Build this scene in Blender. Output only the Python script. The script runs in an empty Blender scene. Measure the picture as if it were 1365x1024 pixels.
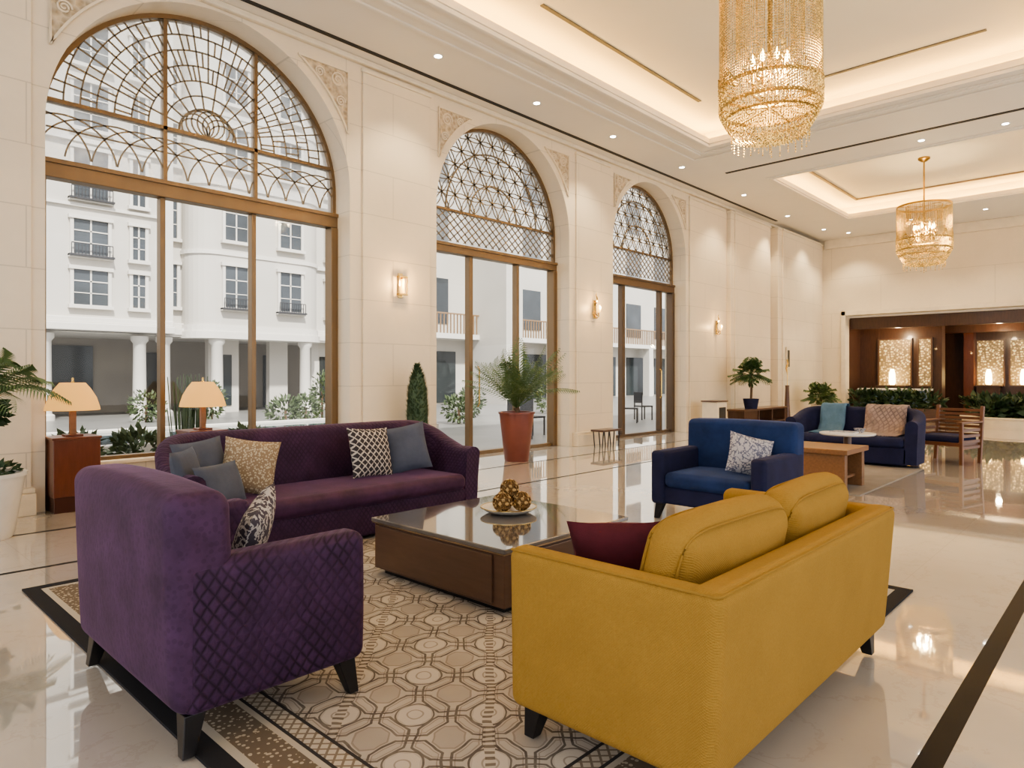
import bpy, math, random
from mathutils import Vector, Matrix
random.seed(7)
sin,cos,pi=math.sin,math.cos,math.pi
COL=bpy.context.scene.collection
try: bpy.context.scene.view_settings.look='AgX - Medium High Contrast'
except Exception: pass

# ------------------------------------------------------------ materials
class G:
    def __init__(s,name):
        s.mat=bpy.data.materials.new(name); s.mat.use_nodes=True
        s.nt=s.mat.node_tree; s.b=s.nt.nodes['Principled BSDF']; s.L=s.nt.links
    def node(s,t): return s.nt.nodes.new(t)
    def put(s,sock,v):
        if isinstance(v,bpy.types.NodeSocket): s.L.new(v,sock)
        elif isinstance(v,(tuple,list)):
            if len(v)==3 and sock.type=='RGBA': v=(*v,1)
            sock.default_value=v
        else: sock.default_value=v
    def m(s,op,a,b=None,c=None):
        n=s.node('ShaderNodeMath'); n.operation=op
        s.put(n.inputs[0],a)
        if b is not None: s.put(n.inputs[1],b)
        if c is not None: s.put(n.inputs[2],c)
        return n.outputs[0]
    def mix(s,f,a,b):
        n=s.node('ShaderNodeMix'); n.data_type='RGBA'
        s.put(n.inputs[0],f); s.put(n.inputs[6],a); s.put(n.inputs[7],b)
        return n.outputs[2]
    def obj(s): return s.node('ShaderNodeTexCoord').outputs['Object']
    def sep(s,v):
        n=s.node('ShaderNodeSeparateXYZ'); s.L.new(v,n.inputs[0]); return n.outputs
    def comb(s,x,y,z):
        n=s.node('ShaderNodeCombineXYZ')
        for i,v in enumerate((x,y,z)): s.put(n.inputs[i],v)
        return n.outputs[0]
    def noise(s,scale,vec=None,detail=3,rough=.5):
        n=s.node('ShaderNodeTexNoise'); n.inputs['Scale'].default_value=scale
        n.inputs['Detail'].default_value=detail; n.inputs['Roughness'].default_value=rough
        s.L.new(vec if vec is not None else s.obj(),n.inputs['Vector']); return n.outputs['Fac']
    def voro(s,scale,vec=None,feat='F1'):
        n=s.node('ShaderNodeTexVoronoi'); n.feature=feat; n.inputs['Scale'].default_value=scale
        s.L.new(vec if vec is not None else s.obj(),n.inputs['Vector']); return n.outputs['Distance']
    def bump(s,h,strength=.3,dist=.01):
        n=s.node('ShaderNodeBump'); n.inputs['Strength'].default_value=strength
        n.inputs['Distance'].default_value=dist; s.L.new(h,n.inputs['Height'])
        s.L.new(n.outputs[0],s.b.inputs['Normal'])
    def set(s,**k):
        for a,v in k.items():
            s.put(s.b.inputs[a.replace('_',' ')],v)
        return s
def clampf(c): return tuple(max(0,min(1,x)) for x in c)
def M(name,col,rough=.5,metal=0,var=.12,scale=6,bump=0,bscale=60,em=None,es=0,coat=0,sheen=0,stretch=None):
    g=G(name); v=g.obj()
    if stretch:
        mp=g.node('ShaderNodeMapping'); mp.inputs['Scale'].default_value=stretch; g.L.new(v,mp.inputs[0]); v=mp.outputs[0]
    f=g.noise(scale,v)
    c1=clampf([x*(1-var) for x in col]); c2=clampf([x*(1+var) for x in col])
    g.set(Base_Color=g.mix(f,c1,c2),Roughness=rough,Metallic=metal)
    if coat: g.set(Coat_Weight=coat)
    if sheen: g.set(Sheen_Weight=sheen,Sheen_Roughness=.4)
    if bump: g.bump(g.noise(bscale,v),bump,.01)
    if em: g.set(Emission_Color=em,Emission_Strength=es)
    return g.mat

def make_stone(name,col,cw=1.5,ch=.62,fac=.74):
    g=G(name); v=g.obj(); x,y,z=g.sep(v)
    vec=g.comb(g.m('ADD',x,y),z,0.0)
    br=g.node('ShaderNodeTexBrick'); g.L.new(vec,br.inputs['Vector'])
    br.inputs['Scale'].default_value=1; br.inputs['Mortar Size'].default_value=.006
    br.inputs['Brick Width'].default_value=cw; br.inputs['Row Height'].default_value=ch
    br.inputs['Color1'].default_value=(0,0,0,1); br.inputs['Color2'].default_value=(.15,.15,.15,1)
    n=g.noise(1.5,v,5,.6); n2=g.noise(14,v,4)
    base=g.mix(n,tuple(c*.90 for c in col),tuple(min(1,c*1.06) for c in col))
    base=g.mix(g.m('MULTIPLY',n2,.3),base,tuple(c*.82 for c in col))
    base=g.mix(br.outputs['Fac'],base,tuple(c*fac for c in col))
    g.set(Base_Color=base,Roughness=.42)
    g.bump(g.m('SUBTRACT',1.0,br.outputs['Fac']),.3,.006)
    return g.mat
m_stone=make_stone('limestone_blocks',(.78,.68,.525))
m_stone2=make_stone('limestone_panel',(.78,.68,.52),3.0,1.15)
m_trim=M('carved_limestone',(.75,.655,.50),.5,bump=.15)
g=G('carved_ornament'); d=g.voro(16)
g.set(Base_Color=g.mix(d,(.36,.27,.17),(.72,.61,.44)),Roughness=.6); g.bump(d,1,.03); m_carve=g.mat
m_ceil=M('ceiling_plaster',(.81,.755,.66),.6,var=.03,scale=2)
m_ceil2=M('ceiling_upper',(.82,.76,.64),.6,var=.03,scale=2)
m_dark=M('dark_slot',(.03,.027,.025),.6)
m_slot=M('bronze_slot',(.08,.07,.06),.6)
# floor
g=G('polished_marble'); v=g.obj(); x,y,z=g.sep(v)
br=g.node('ShaderNodeTexBrick'); g.L.new(v,br.inputs['Vector']); br.offset=0
br.inputs['Scale'].default_value=1; br.inputs['Mortar Size'].default_value=.002
br.inputs['Brick Width'].default_value=1.2; br.inputs['Row Height'].default_value=1.2
n=g.noise(.9,v,8,.6); vein=g.m('ABSOLUTE',g.m('SUBTRACT',g.noise(1.6,v,6,.65),.5)); vein=g.m('LESS_THAN',vein,.010)
c=g.mix(n,(.44,.395,.345),(.62,.575,.515)); c=g.mix(g.m('MULTIPLY',vein,.2),c,(.38,.32,.26))
c=g.mix(g.m('MULTIPLY',br.outputs['Fac'],.35),c,(.34,.29,.24))
def stripe(g,y,yc,w): return g.m('LESS_THAN',g.m('ABSOLUTE',g.m('SUBTRACT',y,yc)),w)
s=g.m('MAXIMUM',stripe(g,y,.57,.042),g.m('MAXIMUM',stripe(g,y,5.85,.026),stripe(g,y,7.18,.026)))
c=g.mix(s,c,(.022,.022,.024))
g.set(Base_Color=c,Roughness=g.m('ADD',g.m('ADD',.015,g.m('MULTIPLY',n,.04)),g.m('MULTIPLY',s,.35)),Specular_IOR_Level=g.m('SUBTRACT',1.0,g.m('MULTIPLY',s,.97)),IOR=1.7,Coat_Weight=g.m('MULTIPLY',g.m('SUBTRACT',1.0,s),.6),Coat_Roughness=.01); m_floor=g.mat

m_bronze=M('bronze_frame',(.20,.135,.075),.38,.5,stretch=(1,1,.2))
m_bronze2=M('dark_bronze_frame',(.13,.09,.06),.38,.5,stretch=(1,1,.2))
m_lead=M('bronze_leading',(.20,.165,.12),.4,.3)
m_gold=M('polished_brass',(.72,.50,.18),.25,1)
m_agold=M('antique_gold',(.34,.23,.09),.3,1)
m_walnut=M('walnut_wood',(.105,.057,.037),.32,var=.22,scale=4,stretch=(1,1,7),coat=.2)
m_redwood=M('red_mahogany',(.15,.048,.024),.3,var=.3,scale=5,stretch=(6,6,1),coat=.3)
m_darkwood=M('dark_bar_wood',(.07,.032,.019),.35,var=.4,scale=4,stretch=(6,6,1),coat=.2)
m_oak=M('honey_oak',(.23,.12,.058),.38,var=.3,scale=5,stretch=(1,8,8))
m_chairwood=M('chestnut_chair_wood',(.17,.075,.038),.38,var=.3,scale=6)
m_black=M('ebonised_leg',(.012,.011,.012),.35)
m_tabletop=M('polished_dark_stone',(.13,.115,.105),.09,var=.3,scale=5,coat=1)
def fabric(name,col,var=.15,sheen=.4,kind=None,c2=None,ps=30,rough=.85,weave=260,wb=.25,spec=.3,fs=3.5):
    g=G(name); v=g.obj(); f=g.noise(fs,v,4,.65); w=g.noise(weave,v,1)
    fr=g.m('MINIMUM',1.0,g.m('MAXIMUM',0.0,g.m('ADD',g.m('MULTIPLY',g.m('SUBTRACT',f,.5),2.2),.5)))
    c=g.mix(fr,tuple(x*(1-var) for x in col),clampf([x*(1+var) for x in col]))  # on velvets this broad light/dark noise paints sheen variation into the colour
    if kind=='scale':
        x,y,z=g.sep(v)
        wv=g.m('MULTIPLY',g.m('SUBTRACT',g.noise(5,v,2),.5),3.2)
        a=g.m('ADD',g.m('MULTIPLY',g.m('ADD',x,y),ps),wv); b=g.m('MULTIPLY',z,ps*.8)
        s1=g.m('ABSOLUTE',g.m('SINE',g.m('ADD',a,b)))
        s2=g.m('ABSOLUTE',g.m('SINE',g.m('SUBTRACT',a,b)))
        q=g.m('MINIMUM',s1,s2); msk=g.m('SUBTRACT',1.0,g.m('MINIMUM',g.m('MULTIPLY',q,1.5),1.0))
        patch=g.m('MINIMUM',1.0,g.m('MAXIMUM',0.0,g.m('MULTIPLY',g.m('SUBTRACT',g.noise(3,v,3),.35),3.5)))
        c=g.mix(g.m('MULTIPLY',msk,patch),c,c2)
        h=g.m('ADD',q,g.m('MULTIPLY',w,.4)); g.bump(h,.35,.009)
    elif kind=='mottle':
        q=g.voro(38,v); c=g.mix(g.m('MULTIPLY',g.m('LESS_THAN',q,.38),.3),c,c2); g.bump(g.m('ADD',q,w),.15,.005)
    elif kind=='woven':
        x,y,z=g.sep(v); t=g.m('MULTIPLY',g.m('SINE',g.m('MULTIPLY',g.m('ADD',x,y),700.0)),g.m('SINE',g.m('MULTIPLY',z,700.0)))
        c=g.mix(g.m('MULTIPLY',g.noise(120,v,3),.6),c,c2); g.bump(g.m('ADD',w,g.m('MULTIPLY',t,.4)),wb,.004)
    else: g.bump(w,wb,.004)
    g.set(Base_Color=c,Roughness=rough,Specular_IOR_Level=spec,Sheen_Weight=sheen,Sheen_Roughness=.3,Sheen_Tint=clampf([x*2.4+.06 for x in col]))
    return g.mat
m_purple=fabric('purple_velvet',(.058,.026,.068),.35,.7,'mottle',(.030,.013,.037),rough=.7,fs=6)
m_purpleS=fabric('purple_quilted_velvet',(.052,.022,.062),.35,.65,'scale',(.014,.006,.018),58,rough=.7,fs=5)
m_plum=fabric('plum_velvet',(.054,.020,.056),.4,.8,rough=.65,fs=5)
m_plumS=fabric('plum_quilted_velvet',(.050,.020,.054),.35,.7,'scale',(.026,.010,.030),70,rough=.7,fs=5)
m_yellow=fabric('mustard_linen',(.405,.245,.062),.08,.12,'woven',(.28,.16,.036),rough=.95,weave=420,wb=.6,spec=.15)
m_piping=fabric('mustard_piping',(.31,.185,.045),.06,.1,spec=.15)
m_blue=fabric('cobalt_velvet',(.014,.034,.115),.35,.5)
m_navy=fabric('navy_velvet',(.016,.019,.060),.25,.4)
m_maroon=fabric('maroon_velvet',(.085,.014,.022),.3,.5)
m_grey=fabric('slate_velvet',(.085,.098,.135),.2,.5)
m_teal=fabric('blue_throw',(.09,.17,.26),.3,.3)
m_throw=fabric('rose_grey_throw',(.32,.25,.23),.4,.2,'scale',(.12,.1,.1),40)
def pat(name,c1,c2,kind,s):
    g=G(name); v=g.obj(); x,y,z=g.sep(v)
    if kind=='fret':
        a=g.m('ABSOLUTE',g.m('SINE',g.m('MULTIPLY',g.m('ADD',x,z),s))); b=g.m('ABSOLUTE',g.m('SINE',g.m('MULTIPLY',g.m('SUBTRACT',x,z),s)))
        w=g.m('SINE',g.m('MULTIPLY',z,s*2.2)); k=g.m('MINIMUM',a,g.m('ADD',b,g.m('MULTIPLY',w,.2))); f=g.m('LESS_THAN',k,.33)
    elif kind=='spots':
        f=g.m('LESS_THAN',g.voro(s,v),.42)
    else:
        f=g.m('LESS_THAN',g.m('ABSOLUTE',g.m('SUBTRACT',g.noise(s,v,2),.5)),.05)
    g.set(Base_Color=g.mix(f,c1,c2),Roughness=.85); g.bump(g.noise(200,v),.2,.004); return g.mat
m_pfret=pat('lattice_print',(.035,.03,.035),(.5,.46,.41),'fret',48)
m_pgold=pat('gold_brocade',(.26,.19,.12),(.48,.41,.29),'spots',60)
m_pmarb=pat('marbled_print',(.07,.06,.08),(.5,.48,.46),'noise',26)
m_pgrey=pat('grey_print',(.42,.42,.45),(.12,.13,.19),'noise',26)
# rug
HX,HY=1.975,2.105
g=G('patterned_rug'); v=g.obj(); x,y,z=g.sep(v)
r2=.70710678
wob=g.m('MULTIPLY',g.m('SUBTRACT',g.noise(5,v,2),.5),.05); wob2=g.m('MULTIPLY',g.m('SUBTRACT',g.noise(6.3,v,2),.5),.05)
l=g.m('ADD',g.m('MULTIPLY',g.m('SUBTRACT',x,y),r2),wob); k=g.m('ADD',g.m('MULTIPLY',g.m('ADD',x,y),r2),wob2)
def dist(ux,uy,off,sx,sy,p=2):
    fx=g.m('ABSOLUTE',g.m('SUBTRACT',g.m('FRACT',g.m('ADD',g.m('MULTIPLY',ux,sx),off)),.5))
    fy=g.m('ABSOLUTE',g.m('SUBTRACT',g.m('FRACT',g.m('ADD',g.m('MULTIPLY',uy,sy),off)),.5))
    if p==8: return g.m('MAXIMUM',g.m('MAXIMUM',fx,fy),g.m('MULTIPLY',g.m('ADD',fx,fy),.7071))
    if p==1: return g.m('ADD',fx,fy)
    return g.m('SQRT',g.m('ADD',g.m('MULTIPLY',fx,fx),g.m('MULTIPLY',fy,fy)))
def near(d,r,w): return g.m('LESS_THAN',g.m('ABSOLUTE',g.m('SUBTRACT',d,r)),w)
def mxs(*a):
    o=a[0]
    for b in a[1:]: o=g.m('MAXIMUM',o,b)
    return o
S=3.3
oa=dist(l,k,0.0,S,S*.85,8); ob=dist(l,k,.5,S,S*.85,8); da=dist(l,k,0.0,S,S*.85); db=dist(l,k,.5,S,S*.85)
field=g.mix(g.noise(4,v,5),(.34,.305,.265),(.54,.495,.43))
field=g.mix(g.m('MULTIPLY',g.m('LESS_THAN',oa,.21),.5),field,(.60,.555,.48))
field=g.mix(g.m('MULTIPLY',g.m('LESS_THAN',ob,.21),.45),field,(.30,.265,.225))
lines=mxs(near(oa,.445,.017),near(ob,.445,.017),near(da,.25,.012))
fine=mxs(near(oa,.40,.008),near(ob,.40,.008),near(ob,.215,.012),near(da,.10,.012))
field=g.mix(g.m('MULTIPLY',fine,.6),field,(.20,.165,.14))
field=g.mix(g.m('MULTIPLY',lines,g.m('ADD',.5,g.m('MULTIPLY',g.noise(14,v,2),.6))),field,(.085,.068,.058))
st=g.m('LESS_THAN',g.m('ABSOLUTE',g.m('SUBTRACT',g.m('FRACT',g.m('ADD',g.m('MULTIPLY',l,S/2),.25)),.5)),.032)
dots=g.m('GREATER_THAN',g.m('SINE',g.m('MULTIPLY',k,170.0)),-.1)
field=g.mix(g.m('MULTIPLY',st,.8),field,g.mix(dots,(.12,.095,.075),(.50,.45,.38)))
e=g.m('MINIMUM',g.m('SUBTRACT',HX,g.m('ABSOLUTE',x)),g.m('SUBTRACT',HY,g.m('ABSOLUTE',y)))
leo=g.m('LESS_THAN',g.voro(44,v),.34); band=g.mix(leo,(.17,.135,.10),(.46,.40,.31))
zz=g.m('LESS_THAN',g.m('ABSOLUTE',g.m('SINE',g.m('MULTIPLY',g.m('ADD',x,y),60))),.4); zz2=g.m('LESS_THAN',g.m('ABSOLUTE',g.m('SINE',g.m('MULTIPLY',g.m('SUBTRACT',x,y),60))),.4)
band2=g.mix(g.m('MAXIMUM',zz,zz2),(.50,.45,.37),(.22,.18,.14))
def lt(a): return g.m('LESS_THAN',e,a)
c=g.mix(lt(.40),field,(.05,.046,.047)); c=g.mix(lt(.385),c,band2); c=g.mix(lt(.31),c,(.05,.046,.047)); c=g.mix(lt(.295),c,(.48,.43,.35)); c=g.mix(lt(.27),c,band)
c=g.mix(lt(.12),c,(.46,.42,.35)); c=g.mix(lt(.085),c,(.030,.030,.034))
g.set(Base_Color=c,Roughness=.92,Specular_IOR_Level=.15); g.bump(g.noise(300,v),.4,.004); m_rug=g.mat
m_rug2=M('grey_rug_pile',(.24,.215,.195),.95,var=.3,scale=3,bump=.4)
m_white=M('glazed_white',(.78,.76,.72),.25)
m_terra=M('terracotta_glaze',(.19,.060,.046),.3,var=.25,scale=3)
m_soil=M('potting_soil',(.05,.03,.02),.95,bump=.5)
m_leaf=M('palm_leaf',(.10,.16,.06),.5,var=.5,scale=3)
m_leaf2=M('dark_leaf',(.03,.065,.025),.5,var=.6,scale=9)
m_leaf3=M('courtyard_leaf',(.08,.11,.05),.6,var=.6,scale=4)
m_bark=M('palm_bark',(.14,.09,.055),.85,var=.5,scale=30,bump=.6)
m_goldball=pat('woven_gold',(.16,.09,.03),(.52,.36,.16),'spots',34)
m_facade=M('cream_render_facade',(.56,.53,.48),.8,var=.10,scale=.6)
m_facade2=M('facade_moulding',(.66,.63,.58),.8,var=.06)
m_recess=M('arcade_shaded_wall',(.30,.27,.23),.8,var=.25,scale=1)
m_wglass=M('facade_glazing',(.06,.07,.08),.08,var=.6,scale=.8)
m_shop=M('shaded_glazing',(.035,.042,.045),.15,var=.5,scale=1)
m_pave=M('grey_paving',(.24,.235,.225),.35,var=.25,scale=1)
m_iron=M('wrought_iron',(.04,.04,.045),.5)
m_water=M('pool_water',(.06,.10,.12),.05)
m_rock=M('garden_rock',(.30,.28,.26),.8,var=.3,bump=.6,bscale=8)
m_bulb=M('lit_bulb',(1,.8,.5),.4,em=(1,.72,.30,1),es=18)
m_lens=M('downlight_lens',(1,.95,.85),.4,em=(1,.93,.8,1),es=25)
m_cove=M('cove_strip',(1,.8,.5),.4,em=(1,.58,.15,1),es=66)
m_shade=M('linen_shade',(.42,.25,.10),.8,em=(1,.50,.12,1),es=.85,var=.05)
m_sglass=M('sconce_glass',(.7,.5,.22),.3,em=(1,.56,.13,1),es=3.2)
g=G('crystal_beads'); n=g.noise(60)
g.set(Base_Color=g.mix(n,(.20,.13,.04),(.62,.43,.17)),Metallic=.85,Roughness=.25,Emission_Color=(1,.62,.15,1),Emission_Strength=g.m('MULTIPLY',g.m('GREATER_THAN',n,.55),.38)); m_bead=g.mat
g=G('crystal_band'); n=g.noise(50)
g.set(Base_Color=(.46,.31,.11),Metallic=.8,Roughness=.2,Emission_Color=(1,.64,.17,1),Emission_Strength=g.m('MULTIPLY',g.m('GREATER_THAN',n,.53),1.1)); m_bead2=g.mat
g=G('crystal_screen'); v1=g.voro(13)
g.set(Base_Color=(.3,.22,.12),Emission_Color=g.mix(v1,(1,.76,.36),(.5,.28,.08)),Emission_Strength=g.m('MULTIPLY',g.m('POWER',g.m('SUBTRACT',1.0,v1),4.0),4.0)); m_screen=g.mat
def glassmat(name,milk):
    g=G(name); tr=g.node('ShaderNodeBsdfTransparent'); gl=g.node('ShaderNodeBsdfGlossy'); gl.inputs['Roughness'].default_value=.02
    tr.inputs[0].default_value=(.96,.98,.98,1)
    lw=g.node('ShaderNodeLayerWeight'); lw.inputs[0].default_value=.5
    f=g.m('ADD',.03,g.m('MULTIPLY',g.m('POWER',lw.outputs['Facing'],4.0),.35))
    mx=g.node('ShaderNodeMixShader'); g.L.new(f,mx.inputs[0]); g.L.new(tr.outputs[0],mx.inputs[1]); g.L.new(gl.outputs[0],mx.inputs[2])
    out=mx.outputs[0]
    if milk:
        tl=g.node('ShaderNodeBsdfTranslucent'); tl.inputs[0].default_value=(.92,.93,.93,1)
        m2=g.node('ShaderNodeMixShader'); g.L.new(g.m('MULTIPLY',g.noise(5),milk),m2.inputs[0]); g.L.new(out,m2.inputs[1]); g.L.new(tl.outputs[0],m2.inputs[2]); out=m2.outputs[0]
    g.L.new(out,g.nt.nodes['Material Output'].inputs[0]); return g.mat
m_glass=glassmat('clear_glass',0); m_lglass=glassmat('frosted_leaded_glass',.7)

# ------------------------------------------------------------ mesh tools
class MB:
    def __init__(s): s.v=[]; s.f=[]
    def add(s,v,f):
        o=len(s.v); s.v+= [tuple(p) for p in v]; s.f+=[tuple(i+o for i in q) for q in f]; return s
    def box(s,x0,x1,y0,y1,z0,z1):
        return s.add([(x0,y0,z0),(x1,y0,z0),(x1,y1,z0),(x0,y1,z0),(x0,y0,z1),(x1,y0,z1),(x1,y1,z1),(x0,y1,z1)],
            [(0,3,2,1),(4,5,6,7),(0,1,5,4),(1,2,6,5),(2,3,7,6),(3,0,4,7)])
    def taper(s,cx,cy,z0,z1,a0,b0,a1,b1,dx=0,dy=0):
        return s.add([(cx-a0+dx,cy-b0+dy,z0),(cx+a0+dx,cy-b0+dy,z0),(cx+a0+dx,cy+b0+dy,z0),(cx-a0+dx,cy+b0+dy,z0),(cx-a1,cy-b1,z1),(cx+a1,cy-b1,z1),(cx+a1,cy+b1,z1),(cx-a1,cy+b1,z1)],
            [(0,3,2,1),(4,5,6,7),(0,1,5,4),(1,2,6,5),(2,3,7,6),(3,0,4,7)])
    def lathe(s,prof,n=24,cx=0,cy=0,caps=True):
        vs=[];fs=[]
        closed=(prof[0]==prof[-1])
        if closed: prof=prof[:-1]
        for r,z in prof:
            for i in range(n):
                a=2*pi*i/n; vs.append((cx+r*cos(a),cy+r*sin(a),z))
        m=len(prof)
        for j in range(m if closed else m-1):
            q=(j+1)%m
            for i in range(n):
                k=(i+1)%n; fs.append((j*n+i,j*n+k,q*n+k,q*n+i))
        if caps and not closed:
            if prof[0][0]>1e-3: fs.append(tuple(range(n-1,-1,-1)))
            if prof[-1][0]>1e-3: fs.append(tuple((m-1)*n+i for i in range(n)))
        return s.add(vs,fs)
    def tube(s,pts,r,n=4,closed=False):
        pts=[Vector(p) for p in pts]; m=len(pts); vs=[];fs=[]
        for i,p in enumerate(pts):
            if closed: t=pts[(i+1)%m]-pts[i-1]
            else: t=pts[min(i+1,m-1)]-pts[max(i-1,0)]
            if t.length<1e-9: t=Vector((0,0,1))
            t.normalize(); up=Vector((0,0,1)) if abs(t.z)<.9 else Vector((1,0,0))
            a=t.cross(up).normalized(); b=t.cross(a)
            rr=r[i] if isinstance(r,(list,tuple)) else r
            for j in range(n):
                an=2*pi*(j+.5)/n; vs.append(p+a*rr*cos(an)+b*rr*sin(an))
        for i in range(m if closed else m-1):
            k=(i+1)%m
            for j in range(n): q=(j+1)%n; fs.append((i*n+j,i*n+q,k*n+q,k*n+j))
        if not closed: fs.append(tuple(range(n))); fs.append(tuple((m-1)*n+j for j in range(n-1,-1,-1)))
        return s.add(vs,fs)
    def octa(s,c,r,h=None):
        h=h or r; x,y,z=c
        return s.add([(x+r,y,z),(x,y+r,z),(x-r,y,z),(x,y-r,z),(x,y,z+h),(x,y,z-h)],[(0,1,4),(1,2,4),(2,3,4),(3,0,4),(1,0,5),(2,1,5),(3,2,5),(0,3,5)])
    def ball(s,c,r,n=10,sz=1):
        prof=[(r*sin(pi*i/n),-r*sz*cos(pi*i/n)+c[2]) for i in range(n+1)]
        prof[0]=(1e-5,prof[0][1]); prof[-1]=(1e-5,prof[-1][1])
        return s.lathe(prof,2*n,c[0],c[1])
    def soft(s,x0,x1,y0,y1,z0,z1,r=.05,puff=(0,0,0),fn=None,n=7):
        H=[(x1-x0)/2,(y1-y0)/2,(z1-z0)/2]; C=[(x0+x1)/2,(y0+y1)/2,(z0+z1)/2]; r=min(r,*[h*.98 for h in H])
        def samp(h):
            inn=h-r; a=[h-r+r*math.tan(pi/4*i/4) for i in range(0,5)]
            mid=[-inn+2*inn*i/n for i in range(1,n)]
            return [-q for q in reversed(a)]+mid+a
        def mp(p,ax):
            q=list(p); inn=[max(-(H[i]-r),min(H[i]-r,q[i])) for i in range(3)]
            d=Vector([q[i]-inn[i] for i in range(3)])
            if d.length>1e-9: d=d.normalized()*r
            o=[inn[i]+d[i] for i in range(3)]
            for k in range(3):
                if puff[k]:
                    a,b=[(q[j]/H[j]) for j in range(3) if j!=k]
                    o[k]+= (q[k]/H[k])*puff[k]*max(0,(1-a*a))*max(0,(1-b*b))
            o=[o[i]+C[i] for i in range(3)]
            return fn(*o) if fn else tuple(o)
        for ax in range(3):
            u,w=[i for i in range(3) if i!=ax]; su,sw=samp(H[u]),samp(H[w])
            for sg in (-1,1):
                vs=[];fs=[]
                for a in su:
                    for b in sw:
                        p=[0,0,0]; p[ax]=sg*H[ax]; p[u]=a; p[w]=b; vs.append(mp(p,ax))
                nw=len(sw)
                for i in range(len(su)-1):
                    for j in range(nw-1):
                        q=(i*nw+j,i*nw+j+1,(i+1)*nw+j+1,(i+1)*nw+j)
                        flip=(sg>0)!=(ax==1)
                        fs.append(q[::-1] if flip else q)
                s.add(vs,fs)
        return s
def mk(name,mb,mat,parent=None,smooth=False,bevel=0,loc=None,rot=None,label=None,weld=False,kind=None):
    me=bpy.data.meshes.new(name); me.from_pydata(mb.v,[],mb.f); me.update()
    if weld or smooth:
        import bmesh
        bm=bmesh.new(); bm.from_mesh(me); bmesh.ops.remove_doubles(bm,verts=bm.verts,dist=1e-5)
        bmesh.ops.recalc_face_normals(bm,faces=bm.faces); bm.to_mesh(me); bm.free()
    if smooth:
        me.polygons.foreach_set('use_smooth',[True]*len(me.polygons))
        try: me.set_sharp_from_angle(angle=math.radians(50))
        except Exception: pass
    me.materials.append(mat)
    o=bpy.data.objects.new(name,me); COL.objects.link(o)
    if parent: o.parent=parent
    if loc: o.location=loc
    if rot: o.rotation_euler=rot
    if bevel:
        b=o.modifiers.new('bevel','BEVEL'); b.width=bevel; b.segments=3; b.limit_method='ANGLE'
    if label: o['label']=label
    if kind: o['kind']=kind
    return o
def thing(name,label,cat,loc=(0,0,0),rz=0,group=None,sc=1):
    e=bpy.data.objects.new(name,None); e.empty_display_size=.2; COL.objects.link(e); e.location=loc; e.rotation_euler=(0,0,rz); e.scale=(sc,sc,sc)
    e['label']=label; e['category']=cat
    if group: e['group']=group
    return e
def tag(o,label,cat,group=None):
    o['label']=label; o['category']=cat
    if group: o['group']=group
    return o
def struct(o): o['kind']='structure'; return o
def light(name,kind,loc,power,col,parent=None,size=.05,spot=None,rot=None):
    d=bpy.data.lights.new(name,kind); d.energy=power; d.color=col
    if kind in('POINT','SPOT'): d.shadow_soft_size=size
    if spot: d.spot_size=spot; d.spot_blend=.6
    o=bpy.data.objects.new(name,d); COL.objects.link(o); o.location=loc
    if rot: o.rotation_euler=rot
    if parent: o.parent=parent
    return o
def dup(src,loc,rz=None,label=None):
    n=src.copy(); COL.objects.link(n); n.location=loc
    if rz is not None: n.rotation_euler=(0,0,rz)
    def rec(a,b):
        for c in a.children:
            k=c.copy(); COL.objects.link(k); k.parent=b; rec(c,k)
    rec(src,n)
    if label: n['label']=label
    return n

# ------------------------------------------------------------ room shell
CZ=5.92
struct(mk('floor',MB().box(-6,30,-8,8.78,-.1,0),m_floor))
WIN=[(1.74,5.36,4.0),(6.955,10.33,4.1),(11.81,14.9,4.22)]
def archwall(y0,y1,e,top=CZ):
    mb=MB(); xs=-6
    for x0,x1,sp in WIN:
        mb.box(xs,x0-e,y0,y1,0,top); xs=x1+e
        xc=(x0+x1)/2; R=(x1-x0)/2+e; N=48
        px=[xc-R*cos(pi*i/N) for i in range(N+1)]; pz=[min(sp+R*sin(pi*i/N),top-.03) for i in range(N+1)]
        for i in range(N):
            a,b,za,zb=px[i],px[i+1],pz[i],pz[i+1]
            mb.add([(a,y0,za),(b,y0,zb),(b,y0,top),(a,y0,top),(a,y1,za),(b,y1,zb),(b,y1,top),(a,y1,top)],[(0,1,2,3),(5,4,7,6),(0,4,5,1)])
    mb.box(xs,30,y0,y1,0,top)
    return mb
mb=archwall(8.2,8.78,0)
mb.box(1.74,5.36,8.47,8.78,0,.40)
struct(mk('wall_left',mb,m_stone))
struct(mk('trim_1',MB().box(1.74,5.36,8.42,8.56,.40,.44),m_trim,bevel=.008))
ti=[1]
def trim(mb,mat,**k):
    ti[0]+=1; return struct(mk('trim_%d'%ti[0],mb,mat,**k))
for a,b,p,mm in [(-4,.95,.05,m_stone),(1.02,1.62,.025,m_stone),(5.56,6.80,.035,m_stone),(10.52,11.66,.035,m_stone),(15.05,16.9,.03,m_stone),(17.1,19.7,.12,m_stone),(17.3,19.5,.15,m_stone),(20.0,23.8,.22,m_stone),(20.3,23.5,.26,m_stone)]:
    trim(MB().box(a,b,8.2-p,8.2,.26,5.74),mm,bevel=.008)
    trim(MB().box(a-.02,b+.02,8.2-p-.02,8.2,5.74,5.80),m_trim,bevel=.01)
trim(MB().box(-4,23.8,8.12,8.2,5.84,CZ),m_trim,bevel=.02)
bi=0
for a,b in [(-6,1.64),(5.46,6.86),(10.43,11.72),(15.0,23.8)]:
    bi+=1; mb=MB().box(a,b,8.06 if b<15 else 7.90,8.2,0,.22).box(a,b,8.09 if b<15 else 7.93,8.2,.22,.27)
    struct(mk('baseboard_left' if bi==1 else 'baseboard_left.%03d'%(bi-1),mb,m_trim,bevel=.008))
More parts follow.
